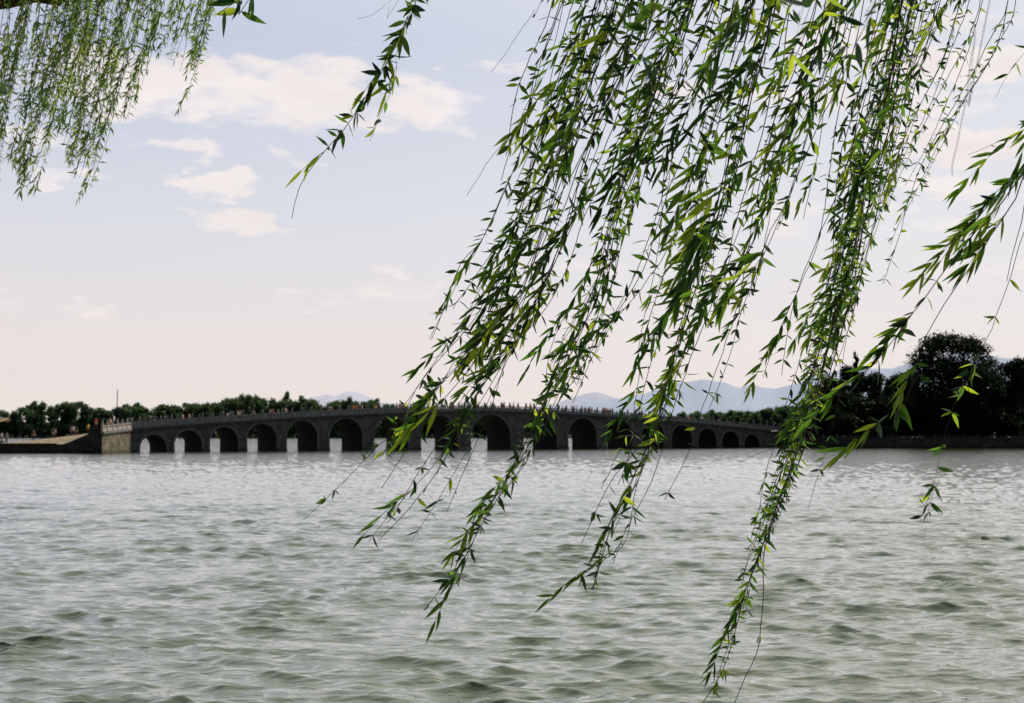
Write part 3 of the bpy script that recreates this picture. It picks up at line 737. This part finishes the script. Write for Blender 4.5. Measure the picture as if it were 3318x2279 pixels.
def make_person(stride=.0, armb=.0):
    r = empty('person')
    s = stride
    J = {'pel': (0, 0, .93), 'ches': (0, .0, 1.28), 'neck': (0, 0, 1.46), 'h1': (0, -.01, 1.56), 'h2': (0, -.01, 1.66)}
    P = [J['pel'], (0, 0, 1.1), J['ches'], (0, 0, 1.40), J['neck'], J['h1'], J['h2']]
    E = [(i, i + 1) for i in range(6)]; Rr = [.13, .12, .14, .09, .055, .085, .075]
    for sg in (-1, 1):
        b = len(P)
        P += [(sg * .19, 0, 1.38), (sg * .23, armb * sg * .1, 1.10), (sg * .22, -.10 - armb * .1, .86), (sg * .22, -.13, .78)]; E += [(3, b), (b, b + 1), (b + 1, b + 2), (b + 2, b + 3)]; Rr += [.055, .045, .035, .035]
        b = len(P)
        P += [(sg * .09, 0, .86), (sg * .10, -s * sg * .5, .48), (sg * .10, -s * sg + (.05 if s else 0), .09), (sg * .11, -s * sg - .13, .04)]; E += [(0, b), (b, b + 1), (b + 1, b + 2), (b + 2, b + 3)]; Rr += [.09, .065, .045, .035]
    skinned('body', P, E, Rr, SKIN, r)
    sh = skinned('shirt', [(0, 0, .88), (0, 0, 1.1), (0, 0, 1.28), (0, 0, 1.42), (-.2, 0, 1.385), (.2, 0, 1.385), (-.235, armb * -.07, 1.16), (.235, armb * .07, 1.16)], [(0, 1), (1, 2), (2, 3), (3, 4), (3, 5), (4, 6), (5, 7)], [.15, .14, .16, .10, .075, .075, .06, .06], SKIN, r)
    tr = skinned('trousers', [(0, 0, .95)] + [q for sg in (-1, 1) for q in ((sg * .09, 0, .84), (sg * .10, -s * sg * .5, .48), (sg * .10, -s * sg + (.05 if s else 0), .12))], [(0, 1), (1, 2), (2, 3), (0, 4), (4, 5), (5, 6)], [.145, .105, .08, .065, .105, .08, .065], SKIN, r)
    hb = MB(); hb.ball((0, .02, 1.66), (.095, .105, .10), 10, 7); hb.build('hair', HAIR, r, True)
    hb = MB(); hb.ball((0, -.095, 1.60), (.013, .02, .02), 6, 4); hb.build('nose', SKIN, r, True)
    return r
protos = [make_person(0, .3), make_person(.24, .6), make_person(.12, -.5)]
SH = {'white': (.75, .7, .66), 'pale pink': (.72, .42, .40), 'black': (.02, .02, .022), 'navy blue': (.03, .04, .09), 'yellow': (.75, .5, .12), 'red': (.45, .05, .04), 'grey': (.25, .25, .26), 'pale blue': (.35, .45, .6), 'orange': (.7, .28, .08), 'brown': (.14, .08, .05), 'beige': (.6, .46, .34), 'dark green': (.03, .08, .04)}
SHM = {k: solid('cloth_' + k.replace(' ', '_'), v) for k, v in SH.items()}
TRM = [SHM['black'], SHM['navy blue'], SHM['grey'], SHM['brown']]
pused = [False] * 3
def place_person(pos, rz, colour, label, group, k=None, sc=1.0, tm=None):
    k = random.randrange(3) if k is None else k
    if not pused[k]: o = protos[k]; pused[k] = True
    else: o = dup(protos[k])
    o.location = pos; o.rotation_euler = (0, 0, rz); o.scale = (sc,) * 3
    for ch in o.children:
        if ch.name.startswith('shirt'):
            ch.material_slots[0].link = 'OBJECT'; ch.material_slots[0].material = SHM[colour]
        if ch.name.startswith('trousers'):
            ch.material_slots[0].link = 'OBJECT'; ch.material_slots[0].material = tm or random.choice(TRM)
    tag(o, label, 'person', group)
# on the quay (photo x, foot height, colour, label)
QP = [(6, 1.3, 'white', 'person in white top and dark trousers at the left photo edge on the quay', 206, 0),
      (22, 1.3, 'grey', 'person in grey top standing second from the left photo edge on the quay', 206, 1),
      (109, 1.32, 'brown', 'lone person in brown standing where open water shows behind the quay', 214, 0),
      (169, 1.7, 'dark green', 'person in dark clothes standing left of a taller person on the ramp', 215, 0),
      (179, 1.9, 'beige', 'person in beige top halfway along the quay ramp', 217, 1),
      (232, 2.0, 'grey', 'person in grey walking in the group of three on the ramp', 216, 2),
      (238, 2.05, 'white', 'person in white top leading the group of three on the ramp', 215, 0),
      (247, 2.1, 'black', 'person in black at the right of the group of three on the ramp', 217, 1),
      (286, 2.5, 'yellow', 'person in a yellow top at the upper end of the quay ramp', 215, 0)]
for (px, z, c, lab, d, k) in QP:
    p = at(px, 1400, d); r_ = (W1.x - 2 - p.x); z = 1.30 + 1.75 * max(0, 1 - r_ / 15.0) ** 1.1 if d > 208 else 1.3
    place_person((p.x, d, z), random.uniform(0, 6), c, lab, 'people on the quay', k)
# on the flared end
for (s, y, c) in ((-66.0, 3.2, 'black'), (-67.6, 4.4, 'red'), (-65.2, 5.2, 'beige')):
    p = to_br(s, y, 0); place_person((p.x, p.y, deck(S0) - .06), 1.2, c, 'person in %s top on the flared stone end of the bridge' % c, 'people on the bridge')
# crossing the bridge
cols = list(SH); weights = [10, 14, 5, 4, 5, 6, 4, 4, 4, 3, 8, 2]
groups_s = []
comb = set(); rp = random.Random(12)
dens = [1, 2, 2, 4, 3, 6, 5, 5, 5, 5, 5, 5, 4, 3, 2, 1, 1]
for i, (c, wd, h) in enumerate(arches):
    for k in range(dens[i]):
        for _ in range(30):
            col = rp.choices(cols, weights)[0]
            if (i, col) not in comb: break
        comb.add((i, col))
        s = c + rp.uniform(-.5, .5) * (wd + 2.5); y = rp.uniform(.8, 4.5)
        p = to_br(s, y, deck(s))
        place_person(p, TH + rp.choice((PI / 2, -PI / 2)) + rp.uniform(-.4, .4), col, 'person in %s top crossing the bridge above its %s arch from the left' % (col, ordn[i + 1]), 'people on the bridge', sc=rp.uniform(.93, 1.05))

# ------------------------------------------------------------------ willows
ST = np.array([0, .10, .30, .55, .80, 1.0]); SW = np.array([.10, .55, .98, .90, .45, .02])
class Leaves:
    def __init__(s): s.b = []; s.d = []; s.n = []; s.l = []; s.w = []; s.c = []; s.t = []
    def add(s, base, direc, nrm, ln, wd, curl, tint):
        s.b.append(base[:]); s.d.append(direc[:]); s.n.append(nrm[:]); s.l.append(ln); s.w.append(wd); s.c.append(curl); s.t.append(tint)
    def build(s, name, mat, parent, simple=False):
        if not s.b: return None
        B, D, Nn = (np.array(a, dtype=float) for a in (s.b, s.d, s.n)); l = np.array(s.l); wd = np.array(s.w); c = np.array(s.c)
        D /= np.linalg.norm(D, axis=1)[:, None]; Sd = np.cross(D, Nn); Sd /= np.linalg.norm(Sd, axis=1)[:, None] + 1e-9; Nn = np.cross(Sd, D)
        st, sw = (ST, SW) if not simple else (np.array([0, .4, 1.0]), np.array([.2, 1, .05])); ns = len(st); rows = []
        for t, w_ in zip(st, sw):
            mid = B + D * (l * t)[:, None] + Nn * (c * l * t * t)[:, None]
            hw = (wd * w_ * .5)[:, None]; up = Nn * (wd * w_ * .16)[:, None]
            rows += [mid - Sd * hw + up, mid, mid + Sd * hw + up]
        V = np.stack(rows, 1); n = len(B); k = ns * 3
        q = []
        for i in range(ns - 1):
            for j in (0, 1): q.append((i * 3 + j, i * 3 + j + 1, (i + 1) * 3 + j + 1, (i + 1) * 3 + j))
        Fq = (np.arange(n)[:, None, None] * k + np.array(q)[None]).reshape(-1, 4)
        return mesh_np(name, V.reshape(-1, 3), Fq, mat, parent, smooth=True, tint=np.repeat(s.t, k))
def smooth_path(pts, step):
    pts = [Vector(p) for p in pts]; out = []
    P = [pts[0] * 2 - pts[1]] + pts + [pts[-1] * 2 - pts[-2]]
    for i in range(1, len(P) - 2):
        a, b, c, d = P[i - 1:i + 3]; n = max(2, int((c - b).length / step))
        for k in range(n):
            t = k / n
            out.append(.5 * ((2 * b) + (c - a) * t + (2 * a - 5 * b + 4 * c - d) * t * t + (3 * b - a - 3 * c + d) * t ** 3))
    out.append(pts[-1]); return out
def rvec(r): return Vector((r.gauss(0, 1), r.gauss(0, 1), r.gauss(0, 1))).normalized()
SCX = Vector((1, 0, 0))
def strand(root, plist, rs, leaf=(.035, .06), node=.05, per=3, bare=.1, shoots=0, shoot_len=(.12, .3), big=(.06, .095), rad=.0021, width=.25, mat=M_LEAF, tipfree=.06, simple=False, wind=Vector((-.55, -.05, -.35)), leafy_from=0.0, matt=M_TWIG):
    """one hanging branch: a thin stem, leaf whorls and side shoots"""
    if not isinstance(plist[0], list): plist = [plist]
    mb = MB(); lv = Leaves()
    plist = [list(p) for p in plist]
    for p in plist[1:]: p[0] = plist[0][0]
    for pts in plist: _stem(mb, lv, pts, rs, leaf, node, per, bare, shoots, shoot_len, big, rad, width, tipfree, wind, leafy_from)
    br = mb.build('hanging_branch', matt, root, True)
    lv.build('leaves', mat, br, simple)
    return br
def _stem(mb, lv, pts, rs, leaf, node, per, bare, shoots, shoot_len, big, rad, width, tipfree, wind, leafy_from):
    path = smooth_path(pts, .05); n = len(path)
    ja, jb = rs.uniform(0, 6), rs.uniform(0, 6)
    L_ = 0; cum = [0]
    for a, b in zip(path[:-1], path[1:]): L_ += (b - a).length; cum.append(L_)
    path = [p + Vector((math.sin(c * 9 + ja) * .006 + rs.gauss(0, .0016), math.sin(c * 6 + jb) * .02, 0)) for p, c in zip(path, cum)]
    mb.tube(path, [rad * (1.25 - .75 * c / L_) for c in cum], 4)
    def along(path, cum, s):
        for i in range(len(cum) - 1):
            if cum[i + 1] >= s: break
        t = (s - cum[i]) / max(1e-6, cum[i + 1] - cum[i]); return path[i].lerp(path[i + 1], t), (path[i + 1] - path[i]).normalized()
    clump = rs.uniform(0, 6)
    def whorls(path, cum, L_, node, per, leaf, ang, bare, start=0.0, stiff=.0):
        s = start + rs.uniform(0, node)
        while s < L_ - tipfree * rs.uniform(.2, 1):
            if rs.random() > bare + .25 * (math.sin(s * 7 + clump) > .55):
                p, t = along(path, cum, s); k = max(1, int(round(rs.gauss(per, .9))))
                for _ in range(k):
                    side = rvec(rs); side -= t * side.dot(t); side.normalize()
                    a = rs.gauss(ang, .40); d = t * math.cos(a) + side * math.sin(a) + wind * (.10 + stiff)
                    d.normalize(); nn = rvec(rs) + Vector((0, -.5, -.25)); ln = rs.uniform(*leaf) * rs.choice((.6, 1, 1, 1))
                    lv.add(p + side * rad, d, nn, ln, ln * rs.uniform(.85, 1.25) * width, rs.gauss(-.02, .10), min(1, max(0, rs.betavariate(.65, 1.2))))
            s += node * rs.uniform(.55, 1.6)
    whorls(path, cum, L_, node, per, leaf, 1.12, bare, leafy_from * L_)
    for k in range(shoots):
        s0 = L_ * rs.uniform(max(.1, leafy_from), .95); p, t = along(path, cum, s0)
        d0 = (t + wind * rs.uniform(.7, 1.4) + rvec(rs) * .22).normalized(); ln = rs.uniform(*shoot_len)
        q = [p, p + d0 * ln * .5, p + d0 * ln + Vector((0, 0, -ln * .12))]; sp_ = smooth_path(q, .04); cs = [0]
        for a, b in zip(sp_[:-1], sp_[1:]): cs.append(cs[-1] + (b - a).length)
        mb.tube(sp_, [rad * .6 * (1.1 - .6 * c / cs[-1]) for c in cs], 4)
        tint0 = rs.random()
        s = .02
        while s < cs[-1]:
            p2, t2 = along(sp_, cs, s)
            for _ in range(rs.choice((1, 2, 2))):
                side = rvec(rs); side -= t2 * side.dot(t2); side.normalize(); a = rs.gauss(.48, .16)
                d = (t2 * math.cos(a) + side * math.sin(a) + wind * .25).normalized(); l2 = rs.uniform(*big)
                nn = Vector((rs.gauss(0, .5), -1, rs.gauss(-.35, .55)))
                lv.add(p2, d, nn, l2, l2 * rs.uniform(.12, .19), rs.gauss(-.03, .08), min(1, max(0, tint0 * .7 + rs.random() * .3)))
            s += rs.uniform(.028, .055)
        lv.add(sp_[-1], (sp_[-1] - sp_[-2]), Vector((rs.gauss(0, .3), -1, .3)), rs.uniform(*big), .011, -.03, tint0)

LIMB_Z = 5.9
def near_willow():
    root = empty('willow_tree', (4.6, 2.6, 1.2)); tag(root, 'near willow whose long leafy branches hang across the right of the photo', 'tree')
    inv = Matrix.Translation(-Vector(root.location))
    tb = MB(); tb.tube([(0, 0, -.4), (.05, .1, 1.0), (-.15, .3, 2.6), (-.3, .6, 4.2), (-.2, .9, 6.5)], [.42, .34, .3, .26, .15], 14); tb.build('trunk', M_BARK, root, True)
    rl = Vector(root.location)
    for path in ([(4.3, 3.2, 5.0), (3.2, 4.6, 6.1), (1.6, 5.4, 6.3), (-.2, 5.4, 6.1), (-1.6, 4.8, 6.3)], [(4.3, 3.2, 5.2), (3.6, 6.0, 6.6), (2.4, 7.4, 6.9), (1.2, 8.0, 6.7)], [(4.4, 3.0, 4.4), (3.0, 3.6, 5.5), (1.4, 3.8, 6.0), (.2, 3.6, 5.9)]):
        lb = MB(); q = smooth_path([Vector(p) - rl for p in path], .3); lb.tube(q, [.13 * (1 - .8 * i / len(q)) for i in range(len(q))], 9); lb.build('limb', M_BARK, root, True)
    rs = random.Random(99)
    def go(guide, depth, top_extra=True, off=0.0, end=1.0, dj=0.0, ret=False, **kw):
        """guide in the 2324 px copy; continues upward to the limb"""
        g = [(x + off, y) for x, y in guide]
        if end < 1.0:
            k = max(2, int(round(len(g) * end))); g = g[:k]
        pts = [atD(x, y, depth + dj * (i / len(g))) for i, (x, y) in enumerate(g)]
        if top_extra and g[0][1] < 60:
            t = (pts[0] - pts[1]).normalized(); p0 = pts[0]; k = max(.05, (LIMB_Z - p0.z)); pts = [p0 + Vector((t.x * k * .75, t.y * k, k))] + pts
        pts = [p - rl for p in pts]
        if ret: return pts
        return strand(root, pts, rs, **kw)
    def bunch(guide, depth, n, spread, lo=.5, spreadend=.5, dspread=.35, sf=2.1, **kw):
        acc_ = []; n = 2 * int(n * .54 + .5); kw['shoots'] = int(kw.get('shoots', 0) * .55 + .5)
        kw['per'] = 2.1; kw['bare'] = .24; kw['tipfree'] = .02; kw['leaf'] = tuple(v * 1.12 for v in kw.get('leaf', (.034, .058)))
        for k in range(n):
            o = rs.gauss(0, spread * sf) * (1 if k > 1 else .3); dd = depth + rs.gauss(0, dspread)
            g = []
            m = len(guide); wob = rs.uniform(-1, 1) * spread * .5
            for i, (x, y) in enumerate(guide):
                f = 1 - (1 - spreadend) * (i / (m - 1)); g.append((x + o * f + wob * math.sin(i * 1.3 + k), y + rs.gauss(0, 6)))
            e = 1.0 if k < 2 else rs.uniform(lo, 1.0)
            # cut by arc fraction
            if e < 1:
                y_end = g[0][1] + (g[-1][1] - g[0][1]) * e; h = [q for q in g if q[1] < y_end]
                if len(h) < 2: h = g[:2]
                nx = g[len(h)] if len(h) < len(g) else g[-1]; a = h[-1]
                t = min(1, max(.1, (y_end - a[1]) / max(1, nx[1] - a[1]))); h.append((a[0] + (nx[0] - a[0]) * t, a[1] + (nx[1] - a[1]) * t)); g = h
            acc_.append(go(g, dd, ret=True))
            if len(acc_) == 2: strand(root, acc_, rs, **kw); acc_ = []
    T = -40
    # single sprig left of the curtain
    go([(965, T), (930, 40), (885, 120), (832, 215), (775, 295), (718, 370), (682, 425), (663, 497)], 4.6, node=.028, per=3, leaf=(.045, .075), shoots=9, shoot_len=(.05, .10), big=(.06, .085), bare=.08, rad=.0021, tipfree=.3)
    go([(940, T), (925, 60), (905, 130), (900, 180), (868, 250), (835, 320)], 4.7, node=.05, per=2, leaf=(.05, .09), shoots=5, shoot_len=(.05, .1), big=(.08, .10), rad=.0012, tipfree=.02)
    go([(930, T), (893, 5), (850, 38), (815, 45)], 4.6, node=.12, per=1, bare=.8, rad=.001, leaf=(.02, .04))
    go([(600, -60), (555, -5), (520, 22), (500, 38)], 4.3, node=.05, per=2, leaf=(.07, .1), bare=.0, shoots=2, shoot_len=(.05, .1), tipfree=.0)
    # thin ones at the curtain's left border
    go([(1245, T), (1215, 25), (1190, 65), (1150, 125), (1113, 165)], 5.0, node=.10, per=1, leaf=(.03, .045), bare=.2, rad=.0013, tipfree=.12)
    go([(1290, T), (1215, 200), (1165, 300), (1120, 350), (1085, 400), (1056, 447)], 5.2, node=.07, per=2, leaf=(.035, .05), bare=.3, rad=.0016, tipfree=.55, leafy_from=.2)
    A = dict(leaf=(.034, .058), node=.042, per=3, shoots=6)
    # bunch reaching (690,1180)
    bunch([(1300, T), (1240, 150), (1205, 260), (1180, 350), (1150, 440), (1105, 540), (1060, 600), (1010, 700), (975, 770)], 5.4, 5, 26, .55, leaf=(.03, .052), node=.045, per=3, shoots=4)
    bunch([(1400, T), (1330, 150), (1260, 330), (1200, 500), (1150, 620), (1095, 730), (1040, 810), (970, 890), (920, 950), (880, 1040)], 5.2, 8, 30, .72, **A)
    go([(1370, T), (1250, 380), (1150, 640), (1060, 800), (980, 900), (930, 960), (860, 1010), (800, 1070), (740, 1130), (690, 1180)], 4.9, node=.045, per=3, leaf=(.04, .065), bare=.0, shoots=7, tipfree=.03, rad=.0018, shoot_len=(.1, .2))
    go([(1400, T), (1290, 380), (1190, 640), (1090, 800), (1010, 900), (950, 980), (905, 1050), (870, 1110)], 4.7, node=.06, per=2, leaf=(.04, .06), shoots=10, big=(.08, .12), shoot_len=(.1, .24))
    # bunch reaching (830,1225)
    bunch([(1470, T), (1400, 150), (1310, 350), (1240, 520), (1180, 680), (1120, 800), (1050, 930), (985, 1050), (905, 1150), (833, 1225)], 5.0, 7, 28, .62, **A)
    go([(1450, T), (1350, 300), (1285, 500), (1223, 675), (1157, 802), (1110, 930), (1060, 1050), (1017, 1162)], 5.0, node=.09, per=2, leaf=(.035, .055), bare=.5, rad=.002, shoots=2)
    go([(1460, T), (1370, 300), (1270, 560), (1180, 770), (1110, 900), (1060, 1020), (1000, 1130), (935, 1228)], 5.1, node=.07, per=3, leaf=(.035, .06), rad=.0017, shoots=4)
    # bunch reaching (1000,1378)
    bunch([(1600, T), (1530, 160), (1460, 340), (1400, 520), (1360, 660), (1300, 800), (1235, 940), (1180, 1060), (1100, 1180), (1045, 1290), (980, 1385)], 5.5, 8, 30, .62, leaf=(.034, .056), node=.040, per=3, shoots=5)
    bunch([(1560, T), (1490, 200), (1420, 420), (1370, 600), (1290, 760), (1250, 870)], 5.3, 5, 40, .6, **A)
    # bunch reaching (1345,1340)
    bunch([(1760, T), (1700, 200), (1650, 400), (1600, 580), (1560, 720), (1520, 850), (1485, 960), (1440, 1080), (1385, 1200), (1347, 1345)], 5.0, 8, 24, .66, **A)
    go([(1740, T), (1640, 400), (1570, 660), (1500, 880), (1450, 1010), (1400, 1080), (1360, 1150), (1320, 1235)], 4.5, node=.07, per=2, shoots=9, leaf=(.04, .06), big=(.09, .13), shoot_len=(.1, .22))
    go([(1770, T), (1690, 300), (1580, 700), (1500, 950), (1440, 1130), (1420, 1220), (1380, 1260), (1285, 1325)], 4.7, node=.08, per=2, shoots=3, leaf=(.04, .06), big=(.08, .11), shoot_len=(.1, .2))
    go([(1800, T), (1750, 300), (1690, 600), (1640, 800), (1600, 920), (1560, 1030), (1505, 1135)], 5.2, node=.09, per=2, leaf=(.035, .06), bare=.3, rad=.0021)
    bunch([(1690, T), (1640, 120), (1560, 320), (1530, 520), (1490, 700), (1470, 790)], 5.6, 6, 46, .5, **A)
    bunch([(1850, T), (1800, 150), (1740, 330), (1700, 500), (1650, 620), (1590, 740)], 5.2, 6, 44, .5, **A)
    # the long right hand bunch
    bunch([(2090, T), (2040, 150), (1990, 330), (1955, 500), (1920, 650), (1880, 800), (1840, 930), (1800, 1050), (1760, 1180), (1715, 1290), (1690, 1400)], 6.2, 14, 24, .6, sf=1.15, leaf=(.032, .052), node=.036, per=3, shoots=4, big=(.06, .09))
    go([(2060, T), (1990, 300), (1930, 600), (1870, 830), (1800, 1050), (1745, 1210), (1690, 1340), (1650, 1500), (1590, 1605)], 5.6, node=.040, per=4, shoots=8, bare=.04, leaf=(.035, .065), rad=.0028)
    go([(2080, T), (2010, 300), (1945, 600), (1880, 860), (1800, 1080), (1740, 1240), (1728, 1360), (1714, 1480), (1695, 1530), (1672, 1600)], 5.7, node=.07, per=3, bare=.4, leaf=(.035, .055), rad=.003)
    go([(2070, T), (1985, 320), (1925, 620), (1860, 850), (1790, 1070), (1738, 1220), (1684, 1350), (1655, 1470), (1625, 1560)], 5.9, node=.045, per=3, shoots=4, bare=.05, leaf=(.032, .055), rad=.0022, leafy_from=.3)
    go([(1390, 1250), (1340, 1290), (1282, 1328)], 4.7, node=.045, per=2, shoots=1, bare=0, leaf=(.045, .07), big=(.06, .08), rad=.0012, tipfree=0)
    go([(2110, T), (2020, 350), (1950, 650), (1900, 900), (1865, 1040), (1850, 1100), (1838, 1158)], 5.8, node=.07, per=2, leaf=(.035, .05), rad=.0015)
    go([(1960, 500), (1890, 760), (1820, 980), (1760, 1015), (1720, 1030), (1678, 1050)], 5.7, node=.2, per=1, bare=.9, rad=.0016, leaf=(.03, .05))
    bunch([(2010, T), (1950, 200), (1900, 400), (1850, 560), (1800, 720), (1760, 860)], 5.4, 6, 40, .5, leaf=(.036, .06), node=.05, per=3, shoots=6)
    bunch([(2200, T), (2150, 120), (2090, 250), (2030, 400), (1990, 520), (1950, 640)], 7.2, 9, 34, .5, leaf=(.03, .05), node=.035, per=3, shoots=2, big=(.05, .08))
    bunch([(1930, T), (1880, 150), (1820, 300), (1780, 450), (1740, 560), (1700, 660)], 4.7, 4, 50, .5, leaf=(.04, .065), node=.06, per=3, shoots=7, big=(.08, .12))
    # right border
    go([(2420, 60), (2360, 280), (2310, 400), (2220, 520), (2130, 640), (2050, 740), (1985, 820), (1940, 860)], 4.6, node=.06, per=2, shoots=6, leaf=(.035, .06), big=(.065, .105), shoot_len=(.08, .2))
    go([(2050, 740), (2000, 800), (1955, 850), (1925, 866)], 4.6, node=.05, per=1.6, shoots=1, bare=0, leaf=(.07, .10), rad=.0012, tipfree=0)
    go([(2078, 850), (2050, 905), (2015, 945), (1985, 970)], 4.7, node=.045, per=1.6, shoots=1, bare=0, leaf=(.06, .10), big=(.08, .11), rad=.0012, tipfree=0)
    go([(2400, 60), (2330, 380), (2230, 560), (2150, 690), (2090, 800), (2066, 880), (2045, 920)], 4.7, node=.13, per=2, shoots=3, bare=.45, leaf=(.04, .07), big=(.09, .125), shoot_len=(.1, .2))
    go([(2380, 150), (2340, 330), (2270, 430), (2215, 500), (2170, 590)], 4.9, node=.07, per=2, shoots=5, leaf=(.04, .06))
    go([(2400, 200), (2330, 420), (2300, 540), (2282, 640)], 4.4, node=.3, per=1, bare=.9, rad=.0018)
    go([(2430, 150), (2340, 480), (2270, 680), (2225, 800), (2185, 890), (2150, 990), (2118, 1090), (2095, 1182)], 5.0, node=.05, per=3, leaf=(.045, .07), bare=.3, rad=.0013, leafy_from=.45, tipfree=.01)
    go([(2118, 1090), (2108, 1130), (2094, 1185)], 5.0, node=.03, per=3, leaf=(.05, .075), bare=0, rad=.001, tipfree=.0)
    go([(2400, -20), (2345, 90), (2300, 150), (2262, 222)], 5.2, node=.06, per=2, leaf=(.04, .06), rad=.0012)
    go([(2420, 60), (2350, 270), (2270, 320), (2200, 352)], 5.0, node=.06, per=2, shoots=2, leaf=(.05, .08), rad=.0012)
    # nearer, soft ones at the top
    go([(2250, T), (2232, 60), (2215, 140), (2185, 280), (2162, 350), (2155, 400)], 2.0, node=3., per=1, bare=1.1, rad=.0009)
    go([(1860, -60), (1835, 0), (1822, 40)], 2.6, node=.04, per=2, leaf=(.05, .08), rad=.001)
    go([(1500, -60), (1478, 10), (1470, 50)], 2.6, node=.04, per=2, leaf=(.04, .07), rad=.001)
    go([(2030, -60), (1990, -10), (1960, 30)], 2.8, node=.04, per=2, leaf=(.05, .08), rad=.001)
    print('near willow parts', len(root.children))
near_willow()

def left_willow():
    root = empty('willow_tree', (-9.2, 13.0, 1.2)); tag(root, 'second willow farther off, drooping into the upper left corner of the photo', 'tree'); rl = Vector(root.location)
    tb = MB(); tb.tube([(0, 0, -.4), (.1, 0, 2), (.4, .1, 4.2), (.9, .1, 6.2)], [.4, .33, .27, .2], 14); tb.build('trunk', M_BARK, root, True)
    rs = random.Random(321)
    for path, r in (([(-8.3, 13.1, 6.9), (-6.5, 13.6, 7.08), (-5.2, 13.6, 7.12), (-4.4, 13.5, 7.10), (-3.9, 13.4, 7.4), (-3.2, 13, 7.6)], .12), ([(-8.4, 13.1, 7.2), (-6.2, 13.6, 8.2), (-4.4, 13.8, 8.5), (-2.6, 13.9, 8.3)], .1), ([(-5.4, 13, 6.82), (-4.7, 12.6, 6.95), (-4.0, 12.4, 7.3)], .05)):
        lb = MB(); q = smooth_path([Vector(p) - rl for p in path], .25); q = [p + Vector((0, rs.gauss(0, .02), rs.gauss(0, .025))) for p in q]
        lb.tube(q, [r * (1 - .65 * i / len(q)) for i in range(len(q))], 9); lb.build('limb', M_BARK, root, True)
    # lower envelope of the hanging mass
    ex = [-40, 0, 20, 45, 75, 110, 140, 175, 200, 215, 245, 290, 330, 380, 425, 445, 480]; ey = [380, 375, 330, 415, 395, 300, 280, 405, 440, 330, 240, 260, 160, 150, 205, 150, 70]
    n = 116; acc_ = []
    xes = sorted(rs.uniform(-45, 475) if k % 2 else rs.uniform(-45, 260) for k in range(n))
    for k in range(n):
        xe = xes[k]; env = np.interp(xe, ex, ey); ye = env * (1 - abs(rs.gauss(-.02, .26))) * 1.13; ye = max(ye, 40)
        d = 13 + rs.gauss(0, .5); lean = rs.uniform(.12, .30)
        ys0 = -rs.uniform(60, 170); x0 = xe + (ye - ys0) * lean
        g = [(x0 + (xe - x0) * t ** 1.15, ys0 + (ye - ys0) * t) for t in (0, .3, .6, .85, 1)]
        acc_.append([atD(x, y, d) - rl for x, y in g])
        if len(acc_) < 2: continue
        pts = acc_; acc_ = []
        strand(root, pts, rs, leaf=(.05, .09), node=.055, per=2.6, bare=.22 if k % 5 else .6, shoots=2, big=(.07, .11), rad=.0028, width=.22, mat=M_LEAF2, tipfree=.04, simple=True, wind=Vector((-.3, 0, -.5)))
left_willow()
print('objects', len(bpy.data.objects))
